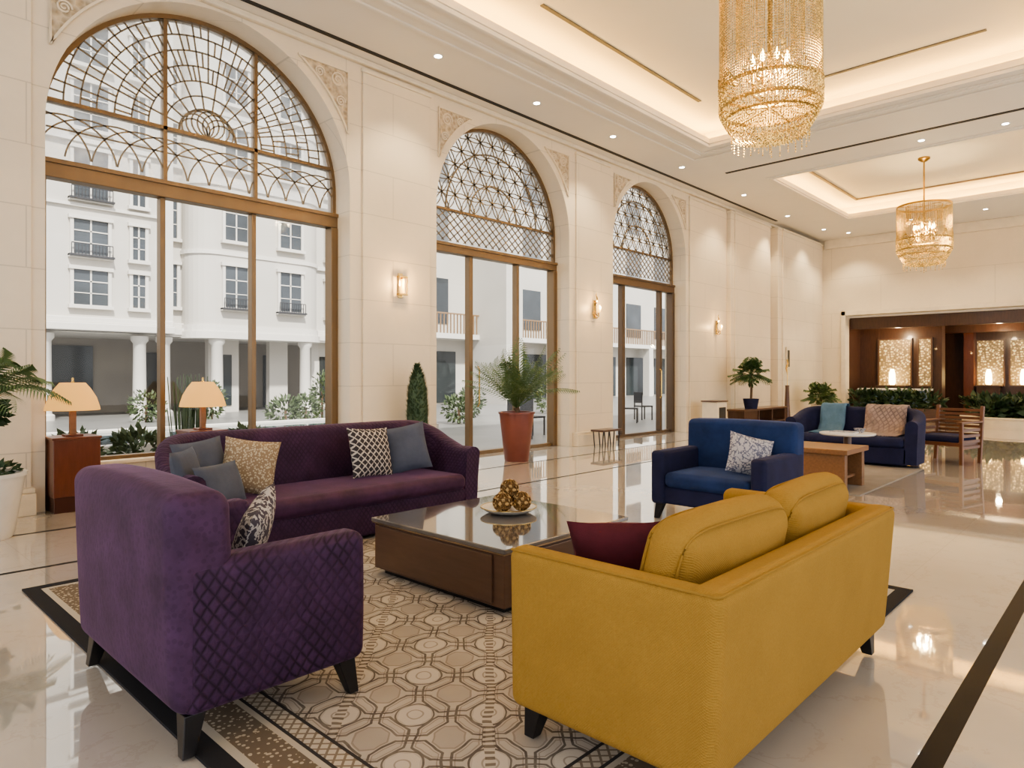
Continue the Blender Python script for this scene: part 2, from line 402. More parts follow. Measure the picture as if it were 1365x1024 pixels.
for x0,x1,sp in WIN:
    xc=(x0+x1)/2; R=(x1-x0)/2
    for sx in (-1,1):
        ro=R+.13; zt=5.66; xe=R-.04
        za=sp+math.sqrt(max(0,ro*ro-xe*xe)); xa=math.sqrt(max(0.01,ro*ro-(zt-sp)**2))
        if za>zt-.15: continue
        t0=math.atan2(za-sp,xe); t1=math.atan2(zt-sp,xa); pts=[(xc+sx*xe,zt)]
        for i in range(13):
            t=t0+(t1-t0)*i/12; pts.append((xc+sx*ro*cos(t),sp+ro*sin(t)))
        n=len(pts); mb=MB(); mb.add([(x,8.185,z) for x,z in pts]+[(x,8.2,z) for x,z in pts],[tuple(range(n))]+[(i,(i+1)%n,n+(i+1)%n,n+i) for i in range(n)])
        mb2=MB(); mb2.tube([(x,8.18,z) for x,z in pts],.018,4,True)
        qx=xc+sx*(xe-.17); qz=zt-.16
        for k in range(3):
            ox,oz=[(0,0),(-sx*.28,.03),(.05*sx,-.28)][k]; rr=[.11,.075,.075][k]
            mb2.tube([(qx+ox+rr*(1-i/26)*cos(i*.55),8.178,qz+oz+rr*(1-i/26)*sin(i*.55)) for i in range(24)],.012,4)
        o=trim(mb,m_carve); p=mk('scrollwork',mb2,m_trim,parent=o)
R1=(2.4,12.24,.5,6.24); R2=(15.33,20.7,.5,6.24)
mb=MB(); z0,z1=CZ,CZ+.05
mb.box(-6,30,6.24,8.78,z0,z1); mb.box(-6,30,-8,.5,z0,z1)
for a,b in [(-6,2.4),(12.24,15.33),(20.7,23.9)]: mb.box(a,b,.5,6.24,z0,z1)
c=struct(mk('ceiling',mb,m_ceil))
for i,(a,b,cc,d) in enumerate((R1,R2)):
    G_=.38; U=6.29
    mb=MB().box(a-G_,b+G_,cc-G_,d+G_,U,U+.05)
    mb.box(a-G_-.03,a-G_,cc-G_,d+G_,z1,U).box(b+G_,b+G_+.03,cc-G_,d+G_,z1,U).box(a-G_,b+G_,cc-G_-.03,cc-G_,z1,U).box(a-G_,b+G_,d+G_,d+G_+.03,z1,U)
    struct(mk('ceiling_recess' if i==0 else 'ceiling_recess.001',mb,m_ceil2))
    q=.24
    mb=MB().box(a-q,b+q,d+q-.03,d+q,z1,z1+.03).box(b+q-.03,b+q,cc-q,d+q-.03,z1,z1+.03).box(a-q,a-q+.03,cc-q,d+q-.03,z1,z1+.03).box(a-q+.03,b+q-.03,cc-q,cc-q+.03,z1,z1+.03)
    trim(mb,m_cove)
    for o1,o2,zz in [(0,.05,.06),(.05,.12,.035),(.12,.17,.015),(.34,.38,.025),(.38,.44,.05),(.44,.50,.025),(.66,.72,.03)] if i==0 else [(0,.05,.04),(.05,.12,.02)]:
        mb=MB(); A,B,C_,D=a-o2,b+o2,cc-o2,d+o2
        mb.box(A,B,d+o1,D,z0-zz,z0).box(A,B,C_,cc-o1,z0-zz,z0).box(b+o1,B,cc-o1,d+o1,z0-zz,z0).box(A,a-o1,cc-o1,d+o1,z0-zz,z0)
        trim(mb,m_ceil,bevel=.008)
    mb=MB(); z=z0; mb.box(a,b,d-.02,d,z,z1+.05).box(b-.02,b,cc,d,z,z1+.05); trim(mb,m_ceil)
U=6.29
trim(MB().box(-4,19.7,7.865,7.935,CZ-.012,CZ+.02),m_dark)
trim(MB().box(14.21,14.29,0,6.85,CZ-.012,CZ+.02),m_dark)
trim(MB().box(6.74,11.05,5.78,5.84,U-.012,U),m_slot)
trim(MB().box(11.51,11.57,1.65,3.92,U-.012,U),m_slot)
mb=MB(); a,b,cc,d=15.85,20.2,1.0,5.9
mb.box(a,b,d-.06,d,U-.03,U).box(a,b,cc,cc+.06,U-.03,U).box(a,a+.06,cc,d,U-.03,U).box(b-.06,b,cc,d,U-.03,U)
trim(mb,M('recess_moulding',(.24,.18,.12),.6))
rec=None
for (x,y) in [(6.23,7.31),(8.43,7.38),(10.6,7.36),(13.2,7.36),(16.3,7.36),(14.85,3.16),(14.9,1.85),(19.3,7.43),(21.86,7.3),(22.9,6.9),(22.2,5.0),(22.2,3.2),(3.9,7.3)]:  # list includes some extra downlights added for warm fill
    if rec is None:
        rec=thing('recessed_downlight','small round white recessed ceiling downlight, switched on','ceiling light',(x,y,CZ),group='recessed ceiling downlights')
        mk('trim_ring',MB().lathe([(.05,-.004),(.075,-.004),(.075,0),(.05,0),(.05,-.004)],20),m_white,rec)
        mk('lens',MB().lathe([(.052,-.006),(.052,-.001)],20),m_lens,rec)
        light('downlight_beam','SPOT',(0,0,-.03),170,(1,.82,.56),rec,.04,math.radians(105))
    else: dup(rec,(x,y,CZ))

# back wall and bar room
mb=MB().box(23.8,24.1,7.38,8.78,0,CZ).box(23.8,24.1,-8,7.38,3.5,CZ)
struct(mk('wall_back',mb,m_stone2))
trim(MB().box(23.72,24.12,7.24,7.38,0,3.5).box(23.72,24.12,-8,7.38,3.36,3.5),m_trim,bevel=.01)
trim(MB().box(23.72,23.8,-8,7.9,5.62,CZ),m_trim,bevel=.02)
struct(mk('wall_bar',MB().box(28.6,28.8,-8,8.78,0,3.5).box(24.1,28.6,7.38,7.5,0,3.5),m_darkwood))
struct(mk('ceiling_bar',MB().box(24.1,28.8,-8,7.5,3.3,3.5),m_ceil))
trim(MB().box(25.8,26.3,4.9,7.38,0,3.3),m_darkwood)
trim(MB().box(24.2,24.35,-8,7.24,2.92,3.3),m_darkwood)
trim(MB().box(27.4,27.6,-8,7.24,2.85,3.3),m_darkwood)
for yy in (4.55,2.35): trim(MB().box(28.2,28.6,yy-.15,yy+.15,0,3.3),m_redwood)
for (x,ya,yb) in [(25.78,5.8,6.75),(25.78,5.2,5.55),(28.58,3.6,4.35),(28.58,2.62,3.4),(28.58,1.2,2.15)]:
    s_=thing('glowing_crystal_screen','tall warm backlit crystal mosaic panel set in a dark wood wall','wall panel',(x,(ya+yb)/2,1.0),group='backlit crystal wall panels')
    w=(yb-ya)/2; H_=1.6
    mk('panel',MB().box(-.03,0,-w,w,.05,H_),m_screen,s_)
    mk('frame',MB().box(-.06,0.01,-w-.05,-w,0,H_+.05).box(-.06,.01,w,w+.05,0,H_+.05).box(-.06,.01,-w,w,0,.05).box(-.06,.01,-w,w,H_,H_+.05),m_walnut,s_)
    if w>.3:
        f=thing('candle_lantern','small glowing glass candle lantern before a backlit panel','lamp',(x-.35,(ya+yb)/2,1.05),group='candle lanterns')
        mk('glass',MB().lathe([(.07,.02),(.10,.1),(.09,.4),(.05,.55)],14),m_bulb,f,smooth=True)
        mk('base',MB().lathe([(.1,0),(.1,.02),(.03,.02)],14),m_gold,f)
        s2=thing('wall_console','slim dark wood console under the glowing panel','console',(x-.35,(ya+yb)/2,0),group='slim wall consoles')
        mk('top',MB().box(-.17,.28,-w,w,1.0,1.05),m_walnut,s2); mk('body',MB().box(-.12,.28,-w+.05,w-.05,0,1.0),m_darkwood,s2)
for p in [(25,6,2.7),(26.8,3.5,2.7),(26.5,1,2.7)]: light('bar_light','POINT',p,55,(1,.72,.42),None,.08)
desk=thing('reception_counter','reception counter with blue patterned front and pale stone top','counter',(24.6,6.0,0))
mk('body',MB().box(-.3,.3,-.95,.95,0,.9),M('blue_tile_front',(.10,.17,.26),.35,var=.7,scale=25),desk); mk('worktop',MB().box(-.38,.38,-1.02,1.02,.9,.96),m_white,desk,bevel=.01)

# ------------------------------------------------------------ windows
YG=8.62
def arcpts(cx,cz,r,a0,a1,n,y): return [(cx+r*cos(a0+(a1-a0)*i/n),y,cz+r*sin(a0+(a1-a0)*i/n)) for i in range(n+1)]
def window(idx,x0,x1,sp,z0,tr0,tr1,bar,mull,fan,fm):
    e=bpy.data.objects.new('window_%d'%idx,None); COL.objects.link(e); e['kind']='structure'
    xc=(x0+x1)/2; R=(x1-x0)/2; y0,y1=YG-.06,YG+.06
    mk('transom',MB().box(x0,x1,y0-.05,y1,tr0,tr1),fm,e,bevel=.01)
    mk('transom_moulding',MB().box(x0,x1,y0-.075,y0-.05,tr1-.05,tr1),fm,e,bevel=.005)
    mk('jamb',MB().box(x0,x0+.08,y0-.04,y1,z0,tr0),fm,e,bevel=.01); mk('jamb',MB().box(x1-.11,x1,y0-.06,y1,z0,tr0),fm,e,bevel=.01)
    mk('sill_rail',MB().box(x0+.08,x1-.11,y0,y1,z0,z0+.06),fm,e,bevel=.005)
    for m,t in mull: mk('mullion',MB().box(m-t/2,m+t/2,y0,y1,z0+.06,tr0),fm,e,bevel=.008)
    mk('pane',MB().add([(x0+.08,YG,z0+.06),(x1-.11,YG,z0+.06),(x1-.11,YG,tr0),(x0+.08,YG,tr0)],[(0,1,2,3)]),m_glass,e)
    mb=MB(); N=48
    P=lambda r,t,y:(xc-r*cos(t),y,sp+r*sin(t))
    for i in range(N):
        a,b=pi*i/N,pi*(i+1)/N; ra,rb=R-.05,R+.01
        mb.add([P(ra,a,y0),P(ra,b,y0),P(rb,b,y0),P(rb,a,y0),P(ra,a,y1),P(ra,b,y1),P(rb,b,y1),P(rb,a,y1)],[(0,1,2,3),(0,4,5,1),(4,7,6,5),(3,2,6,7)])
    mb.box(x0,x0+.05,y0,y1,tr1,sp).box(x1-.05,x1,y0,y1,tr1,sp)
    mk('arch_rim',mb,m_bronze,e)
    pts=[(x0,tr1),(x1,tr1)]+[(xc+R*cos(t),sp+R*sin(t)) for t in [pi*i/30 for i in range(31)]]; n=len(pts)
    mk('arched_pane',MB().add([(x,YG,z) for x,z in pts],[tuple(range(n))]),m_lglass,e)
    zb=bar
    inside=lambda x,z: (abs(x-xc)<R-.03 and z>tr1 and (z<=sp or (x-xc)**2+(z-sp)**2<(R-.03)**2))
    L=MB(); yl=YG-.02; rr=.0115
    def clipline(pts,r=rr,cond=None):
        cur=[]
        for p in pts:
            if inside(p[0],p[2]) and (cond is None or cond(p)): cur.append(p)
            else:
                if len(cur)>1: L.tube(cur,r)
                cur=[]
        if len(cur)>1: L.tube(cur,r)
    if fan:
        mk('arch_bar',MB().box(x0+.04,x1-.04,YG-.05,YG+.05,bar-.022,bar+.022),fm,e)
        for m,t in mull:
            zt=sp+math.sqrt(R*R-(m-xc)**2)-.03; mk('arch_mullion',MB().box(m+.01,m+.055,YG-.05,YG+.05,tr1,zt),fm,e)
        rs=(.36,.52,.70,.88,1.06,1.24,1.40,1.56,1.72)
        for q,r in enumerate(rs): clipline(arcpts(xc,zb,r,0,pi,64,yl))
        for i in range(1,44):
            a=pi*i/44
            for q in range(len(rs)):
                if i%2==0 or ((i//2+q)%2==0 and rs[q]>.6):
                    r0=rs[q]; r1=rs[q+1] if q+1<len(rs) else 2.2
                    if r0<.6 and i%4: continue
                    clipline([(xc+r*cos(a),yl,zb+r*sin(a)) for r in [r0+(r1-r0)*k/8 for k in range(9)]])
        for k in range(8):
            a=pi*(k+.5)/8; clipline(arcpts(xc+.18*cos(a),zb+.18*sin(a),.17,0,2*pi,20,yl),rr,lambda p:p[2]>zb)
        for k in range(16):
            cx=x0+k*.26; clipline(arcpts(cx,tr1,.52,0,pi,24,yl),rr,lambda p:p[2]<bar)
        clipline([(x0+(x1-x0)*i/40,yl,tr1+.36) for i in range(41)])
    else:
        mk('arch_bar',MB().box(x0+.05,x1-.05,YG-.04,YG+.04,bar-.02,bar+.02),fm,e)
        sx=.30; sz=sx*.866
        for j in range(0,8):
            for i in range(-2,15):
                cx=x0+i*sx+(j%2)*sx/2; cz=bar+.02+j*sz
                if cx-sx>x1 or cx+sx<x0: continue
                clipline(arcpts(cx,cz,sx,0,2*pi,24,yl),.0105,lambda p:p[2]>bar)
        for r in (.6,1.15): clipline(arcpts(xc,zb,r,0,pi,50,yl),.017)
        h=bar-tr1; k=x0-.3
        while k<x1+.3:
            clipline([(k+i*h*1.2/10,yl,tr1+h*i/10) for i in range(11)]); clipline([(k+h*1.2-i*h*1.2/10,yl,tr1+h*i/10) for i in range(11)])
            k+=.17
    mk('leading',L,m_lead,e)
    return e
window(1,1.74,5.36,4.0,.42,3.52,3.72,4.37,[(3.00,.06),(4.13,.06)],True,m_bronze)
w2=window(2,6.955,10.33,4.1,0,3.46,3.62,4.2,[(8.05,.09),(9.25,.07)],False,m_bronze)
w3=window(3,11.81,14.9,4.22,0,3.42,3.62,4.25,[(12.75,.12),(14.35,.10)],False,m_bronze2)
for w,xx in ((w2,8.15),(w2,9.15),(w3,14.2)):
    mk('pull_handle',MB().tube([(xx,8.50,.85),(xx,8.46,.9),(xx,8.46,1.5),(xx,8.50,1.55)],.014,8),m_gold,w,smooth=True)

# ------------------------------------------------------------ sconces
def sconce(x,y,z,kind,lab):
    s_=thing('wall_sconce',lab,'wall lamp',(x,y,z),group='brass wall sconces',sc=.88)
    mk('backplate',MB().box(-.045,.045,-.02,0,-.2,.22),m_gold,s_,bevel=.008)
    if kind==0:
        mk('bracket',MB().box(-.085,.085,-.11,-.02,-.16,-.13),m_gold,s_,bevel=.005); mk('bracket',MB().box(-.085,.085,-.11,-.02,.14,.17),m_gold,s_,bevel=.005)
        for sx in (-1,1): mk('side_frame',MB().tube([(sx*.075,-.09,-.13),(sx*.085,-.09,-.05),(sx*.075,-.09,.02),(sx*.085,-.09,.08),(sx*.075,-.09,.14)],.013,6),m_gold,s_,smooth=True)
        mk('glass_shade',MB().lathe([(.03,-.12),(.036,-.1),(.036,.08),(.025,.11)],14,0,-.065),m_sglass,s_,smooth=True)
    else:
        mk('arm',MB().tube([(0,-.02,-.12),(0,-.07,-.2),(0,-.13,-.16),(0,-.13,-.07)],.013,6),m_gold,s_,smooth=True)
        mk('finial',MB().tube([(0,-.02,.1),(.03,-.06,.2),(0,-.08,.27),(-.03,-.07,.33),(0,-.07,.4)],[.016,.02,.016,.014,.004],6),m_gold,s_,smooth=True)
        for sx in (-1,1): mk('scroll',MB().tube([(sx*(.04+.06*(1-i/14)*sin(i*.5)+.02),-.04,-.1+.06*(1-i/14)*cos(i*.5)) for i in range(13)],.012,5),m_gold,s_,smooth=True)
        mk('glass_shade',MB().lathe([(.02,-.07),(.045,-.04),(.055,.05),(.03,.10)],14,0,-.13),m_sglass,s_,smooth=True)
    light('sconce_light','POINT',(0,-.22,.05),14,(1,.62,.24),s_,.03)
sconce(6.2,8.15,2.73,0,'brass framed wall sconce with glowing glass tube on stone pier')
sconce(11.08,8.15,2.72,1,'ornate brass wall sconce with glowing glass cup on stone pier')
sconce(16.4,8.15,2.62,1,'ornate brass wall sconce with glowing glass cup on stone wall')

# ------------------------------------------------------------ chandeliers
def chandelier(x,y,ztop,zband,lab,grp,R=.54):
    c=thing('chandelier',lab,'chandelier',(x,y,0),group=grp)
    mk('canopy',MB().lathe([(.0001,6.29),(.12,6.29),(.12,6.25),(.05,6.20),(.0001,6.19)],20),m_agold,c,smooth=True)
    mk('rod',MB().tube([(0,0,6.2),(0,0,zband+.2)],.018,8),m_agold,c)
    for (r,z,h) in [(R,ztop,.02),(R,zband+.22,.016),(R,zband,.018),(R*.9,zband-.12,.01)]:
        mk('ring',MB().lathe([(r-.012,z-h),(r+.006,z-h),(r+.006,z+h),(r-.012,z+h),(r-.012,z-h)],48),m_agold,c)
    for zz in (ztop,zband):
        for a in range(6):
            t=pi*a/3; mk('spoke',MB().tube([(0.018*cos(t),.018*sin(t),zz),((R-.012)*cos(t),(R-.012)*sin(t),zz)],.008,4),m_agold,c)
    b=MB()
    def strand(px,py,za,zb_,st=.030,r=.0085):
        z=za
        while z>zb_: b.octa((px,py,z),r,r*1.8); z-=st
    n=128
    for i in range(n):
        a=2*pi*i/n; strand(R*cos(a),R*sin(a),ztop,zband+.22)
    for i in range(56):
        a=2*pi*i/56; strand(R*.66*cos(a),R*.66*sin(a),ztop,zband+.62)
    for i in range(12):
        a0,a1=2*pi*i/12,2*pi*(i+1)/12
        for q in (.14,.24):
            for k in range(15):
                t=k/14; a=a0+(a1-a0)*t; b.octa((R*1.02*cos(a),R*1.02*sin(a),zband+.36-q*sin(pi*t)),.012,.017)
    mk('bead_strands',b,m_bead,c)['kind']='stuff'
    b=MB()
    for i in range(120):
        a=2*pi*i/120
        for k in range(7): b.octa((R*1.01*cos(a),R*1.01*sin(a),zband+.2-k*.033+(i%2)*.015),.012,.018)
    for i in range(90):
        a=2*pi*i/90
        for k in range(10):
            r=R*(1-.02*k-.001*k*k); b.octa((r*cos(a),r*sin(a),zband-.03-k*.027),.012,.016)
    for i in range(48):
        a=2*pi*i/48
        for k in range(1,9): r=R*.78*k/9; b.octa((r*cos(a),r*sin(a),zband-.30-.06*cos(k/9*pi/2)),.013,.018)
    for i in range(54):
        a=2*pi*i/54; m=1+int(5*abs(sin(i*1.7))**2)
        for k in range(m): b.octa((R*.76*cos(a),R*.76*sin(a),zband-.31-k*.03),.010,.016)
    for k in range(7): b.octa((0,0,zband-.38-k*.022),.014-.001*k,.018)
    for i in range(240):
        a=random.random()*2*pi; r=R*.5*math.sqrt(random.random()); b.octa((r*cos(a),r*sin(a),zband+.2+random.random()*.5),.015,.03)
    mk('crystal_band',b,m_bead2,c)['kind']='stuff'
    for i in range(8):
        a=2*pi*i/8; px,py=R*.36*cos(a),R*.36*sin(a)
        mk('bulb',MB().lathe([(.0001,zband+.45),(.026,zband+.48),(.024,zband+.53),(.0001,zband+.6)],10,px,py),m_bulb,c,smooth=True)
        mk('candle_tube',MB().lathe([(.014,zband+.2),(.014,zband+.45)],8,px,py),m_agold,c)
    light('chandelier_glow','POINT',(0,0,zband+.40),200,(1,.74,.38),c,.15)
    return c
chandelier(7.49,3.08,6.05,4.40,'tall brass chandelier of crystal bead strands, glowing warmly','crystal bead chandeliers')
chandelier(17.4,3.65,5.2,4.22,'shorter brass crystal chandelier hanging from a rod, glowing','crystal bead chandeliers')

# ------------------------------------------------------------ furniture
def legs(e,pts,h,mat=m_black,a=.035,sp=.02):
    for (x,y) in pts:
        mb=MB().taper(x,y,0,h,a*.55,a*.55,a,a,math.copysign(sp,x),math.copysign(sp,y)); mk('leg',mb,mat,e,bevel=.004)
YW=.935
ys=thing('sofa','mustard yellow linen sofa with loose back cushions and black tapered legs','sofa',(2.80,1.36,.015))
def fl(x,y,z):
    k=max(0,(z-.1)/.64)
    t=min(1,max(0,(-.1-y)/.3))
    return (x*(1+.012*k),y-.05*k*t,z)
mk('seat_base',MB().soft(-YW+.04,YW-.04,-.36,.38,.13,.34,.03),m_yellow,ys,smooth=True)
mk('backrest',MB().soft(-YW,YW,-.41,-.29,.12,.738,.045,(0,.008,0),fl),m_yellow,ys,smooth=True)
for sx in (-1,1):
    a,b=sorted((sx*(YW-.11),sx*(YW-.002))); mk('armrest',MB().soft(a,b,-.385,.42,.122,.733,.045,(.008,0,0),fl),m_yellow,ys,smooth=True)
    mk('seat_cushion',MB().soft(min(sx*.005,sx*(YW-.11)),max(sx*.005,sx*(YW-.11)),-.24,.42,.34,.48,.05,(0,0,.025)),m_yellow,ys,smooth=True)
    L_=(sx*.415,-.17,.675); R__=(math.radians(14),0,math.radians(2*sx))
    mk('back_cushion',MB().soft(-.41,.41,-.095,.095,-.215,.215,.085,(.015,.045,.03)),m_yellow,ys,smooth=True,loc=L_,rot=R__)
    pp=[]
    for k in range(40):
        t=2*pi*k/40; cx=abs(cos(t))**.35*math.copysign(1,cos(t)); cz=abs(sin(t))**.35*math.copysign(1,sin(t)); pp.append((cx*.40,0,cz*.21))
    for yy in (-.065,.065):
        mk('piping',MB().tube([(p[0],yy,p[2]) for p in pp],.005,6,True),m_piping,ys,smooth=True,loc=L_,rot=R__)
path=[fl(x,y,z) for x,y,z in [(-YW+.013,.40,.722),(-YW+.011,-.385,.725),(-YW+.025,-.397,.726),(YW-.025,-.397,.726),(YW-.011,-.385,.725),(YW-.013,.40,.722)]]
mk('piping',MB().tube(path,.0055,6),m_piping,ys,smooth=True)
legs(ys,[(-.84,.34),(.84,.34),(-.84,-.33),(.84,-.33)],.13,a=.042)

def armchair(name,lab,loc,rz,W,D,bh,ah,mat,mats,seatmat,armt=.14,backt=.2,rr=.045,tp=.012):
    e=thing(name,lab,'armchair',loc,rz); w=W/2; d=D/2
    rk=lambda x,y,z:(x,y-.03*max(0,z-.15)/.8,z+tp*(1-(x/w)**2)*max(0,(z-.5)/.46))
    mk('seat_base',MB().soft(-w+.03,w-.03,-d+.05,d-.03,.15,.32,.03),mats,e,smooth=True)
    mk('backrest',MB().soft(-w,w,-d,-d+backt,.145,bh-tp*.5,rr+.02,(0,.018,0.0),rk),mat,e,smooth=True)
    for sx in(-1,1):
        a,b=sorted((sx*(w-armt),sx*(w+.004))); mk('armrest',MB().soft(a,b,-d+.03,d,.145,ah,rr,(.014,0.01,0)),mats,e,smooth=True)
    mk('seat_cushion',MB().soft(-w+armt+.005,w-armt-.005,-d+backt,d+.01,.32,.46,.05,(0,.01,.02)),seatmat,e,smooth=True)
    legs(e,[(-w+.07,d-.08),(w-.07,d-.08),(-w+.07,-d+.08),(w-.07,-d+.08)],.15,a=.04,sp=.03)
    return e
armchair('armchair','wide purple velvet armchair with quilted sides and black legs',(1.32,3.11,.012),-pi/2,1.22,.80,.965,.705,m_purple,m_purpleS,m_purple,armt=.15,backt=.24,tp=.025,rr=.05)
bc=armchair('armchair','cobalt blue velvet armchair with navy arms on marble floor',(6.2,2.97,0),pi/2,1.14,.92,.945,.66,m_blue,m_navy,m_blue,backt=.24,rr=.035)

def sweep(path,hs,t,z0,flare):
    mb=MB(); vs=[];fs=[]; m=len(path)
    for i,(x,y) in enumerate(path):
        a=Vector(path[max(i-1,0)]); b=Vector(path[min(i+1,m-1)]); tn=(b-a).normalized(); nr=Vector((tn.y,-tn.x)); h=hs[i]; r=t/2
        prof=[(r,z0),(r-flare*.5,(z0+h)/2),(r-flare,h-r*.8)]+[(r*cos(q)-flare,h-r*.8+r*.8*sin(q)) for q in [pi*k/8 for k in range(1,8)]]+[(-r-flare,h-r*.8),(-r-flare*.4,(z0+h)/2),(-r,z0)]
        for o,z in prof: vs.append((x+nr.x*o,y+nr.y*o,z))
    k=len(prof)
    for i in range(m-1):
        for j in range(k-1): fs.append((i*k+j,i*k+j+1,(i+1)*k+j+1,(i+1)*k+j))
        fs.append((i*k+k-1,i*k,(i+1)*k,(i+1)*k+k-1))
    fs.append(tuple(range(k))); fs.append(tuple((m-1)*k+j for j in range(k-1,-1,-1)))
    return mb.add(vs,fs)
def ucurve(L,D,rc,t):
    w=L/2-t/2; d=D/2-t/2; p=[(-w,-D/2+.04),(-w,-D/4),(-w,d-rc)]
    for i in range(1,8): a=pi-pi/2*i/8; p.append((-w+rc+rc*cos(a),d-rc+rc*sin(a)))
    n=10
    for i in range(n+1): p.append((-w+rc+(2*w-2*rc)*i/n,d))
    for i in range(1,8): a=pi/2-pi/2*i/8; p.append((w-rc+rc*cos(a),d-rc+rc*sin(a)))
    p+=[(w,d-rc),(w,-D/4),(w,-D/2+.04)]
    return p
def csofa(name,lab,loc,rz,L,D,bh,ah,mat,mats,seat,flare=.04):
    e=thing(name,lab,'sofa',loc,rz); t=.17; p=ucurve(L,D,.38,t); hs=[]
    for x,y in p:
        f=(y+D/2)/D; f=min(1,max(0,(f-.25)/.62)); f=f*f*(3-2*f); hs.append(ah+(bh-ah)*f)
    mk('backrest',sweep([(x,y) for x,y in p],hs,t,.05,flare),mats,e,smooth=True)
    mk('seat_base',MB().soft(-L/2+.12,L/2-.12,-D/2+.04,D/2-.12,.03,.30,.03),mats,e,smooth=True)
    mk('seat_cushion',MB().soft(-L/2+.17,L/2-.17,-D/2-.01,D/2-.16,.29,.44,.06,(0,.01,.02)),seat,e,smooth=True)
    legs(e,[(-L/2+.25,-D/2+.2),(L/2-.25,-D/2+.2),(-L/2+.3,D/2-.25),(L/2-.3,D/2-.25)],.05,a=.03,sp=0)
    return e
csofa('sofa','long plum velvet sofa with curved wraparound back by the window',(3.2,5.2,.012),0,2.74,.92,.925,.69,m_plum,m_plumS,m_plum)
s2=csofa('sofa','curved navy velvet sofa with folded throws on a grey rug',(11.75,3.42,.01),-pi/2,1.9,.95,.86,.70,m_navy,m_navy,m_navy,.02)
def pillow(lab,loc,rot,w,h,t,mat,grp='scatter cushions'):
    mb=MB(); n=14
    def P(a,b,sg):
        k=1-.07*(1-b*b)*abs(a)**3; q=1-.07*(1-a*a)*abs(b)**3
        th=t/2*((max(0,1-a*a))*(max(0,1-b*b)))**.42
        return (a*w/2*k, sg*th, b*h/2*q)
    for sg in(-1,1):
        vs=[P(-1+2*i/n,-1+2*j/n,sg) for i in range(n+1) for j in range(n+1)]
        fs=[(i*(n+1)+j,(i+1)*(n+1)+j,(i+1)*(n+1)+j+1,i*(n+1)+j+1) for i in range(n) for j in range(n)]
        if sg>0: fs=[f[::-1] for f in fs]
        mb.add(vs,fs)
    o=mk('cushion',mb,mat,smooth=True,loc=loc,rot=rot); tag(o,lab,'cushion',grp); return o
R_=math.radians
pillow('gold brocade scatter cushion leaning on plum sofa',(2.44,5.14,.68),(R_(-16),R_(8),R_(-30)),.42,.44,.14,m_pgold)
pillow('slate blue velvet cushion leaning on plum sofa',(2.14,5.28,.68),(R_(-16),R_(-4),R_(18)),.46,.46,.14,m_grey)
pillow('slate grey velvet cushion in the sofa corner',(1.93,5.03,.66),(R_(-12),0,R_(50)),.44,.42,.13,m_grey)
pillow('grey velvet lumbar cushion on plum sofa seat',(2.12,4.92,.60),(R_(-20),0,R_(28)),.46,.32,.13,m_grey)
pillow('black and ivory lattice print cushion on plum sofa',(3.62,5.2,.69),(R_(-15),R_(3),R_(6)),.48,.46,.15,m_pfret)
pillow('slate blue cushion in the corner of plum sofa',(4.04,5.22,.69),(R_(-14),R_(-10),R_(-28)),.44,.46,.15,m_grey)
pillow('black and white print cushion on purple armchair',(1.44,3.0,.66),(R_(-18),R_(14),R_(-130)),.42,.38,.14,m_pmarb)
pillow('grey print cushion leaning on blue armchair',(6.15,2.72,.64),(R_(-22),R_(14),R_(-50)),.42,.40,.14,m_pgrey)
pillow('maroon velvet cushion resting inside mustard sofa arm',(2.21,1.50,.66),(R_(-18),R_(4),R_(115)),.38,.38,.17,m_maroon)

# coffee table
ct=thing('coffee_table','large square walnut coffee table with polished dark stone top','coffee table',(3.39,3.31,.012))
mk('body',MB().box(-.61,.61,-.63,.63,.04,.355),m_walnut,ct,bevel=.006)
mk('tabletop',MB().box(-.63,.63,-.65,.65,.362,.39),m_tabletop,ct,bevel=.006)
mk('metal_edge',MB().box(-.622,.622,-.642,.642,.353,.363),M('antique_brass_edge',(.4,.3,.2),.3,.9),ct)
mk('plinth',MB().box(-.56,.56,-.58,.58,0,.04),m_black,ct)
mk('drawer',MB().box(-.625,-.61,-.54,.61,.06,.34),m_walnut,ct,bevel=.004); mk('drawer',MB().box(-.54,.59,-.645,-.63,.06,.34),m_walnut,ct,bevel=.004)
PX,PY=3.54,3.37; TZ=.403
pl=thing('plate','shallow white ceramic dish with gold rim on coffee table','plate',(PX,PY,TZ))
mk('dish',MB().lathe([(.0001,.012),(.1,.012),(.17,.03),(.2,.045),(.205,.04),(.17,.018),(.11,0),(.0001,0)],36),m_white,pl,smooth=True)
mk('rim',MB().lathe([(.198,.042),(.207,.042),(.207,.047),(.198,.047),(.198,.042)],36),m_gold,pl)
for i,(dx,dy,dz,r) in enumerate([(-.085,-.02,0.004,.066),(.045,-.085,0.004,.066),(.055,.075,0.004,.066),(0.005,-.005,.092,.064)]):
    mb=MB().ball((0,0,0),r*.93,9)
    for k in range(6):
        a=pi*k/6; mb.tube([(r*cos(t)*cos(a),r*cos(t)*sin(a),r*sin(t)) for t in [2*pi*j/20 for j in range(20)]],.007,4,True)
    for q in (-.5,0,.5): mb.tube([(r*cos(q)*cos(t),r*cos(q)*sin(t),r*sin(q)) for t in [2*pi*j/20 for j in range(20)]],.007,4,True)
    o=mk('decorative_ball',mb,m_goldball,smooth=True,loc=(PX+dx,PY+dy,TZ+.017+r+dz)); tag(o,'woven gold decorative ball piled on white dish','ornament','gold decorative balls')

o=mk('rug',MB().box(-HX,HX,-HY,HY,0,.012),m_rug,loc=(2.975,3.205,0)); tag(o,'beige and brown geometric patterned rug with dark border','rug')
o=mk('rug',MB().box(-1.5,1.5,-1.3,1.3,0,.01),m_rug2,loc=(9.95,3.72,0)); tag(o,'plain grey pile rug under the second seating group','rug')

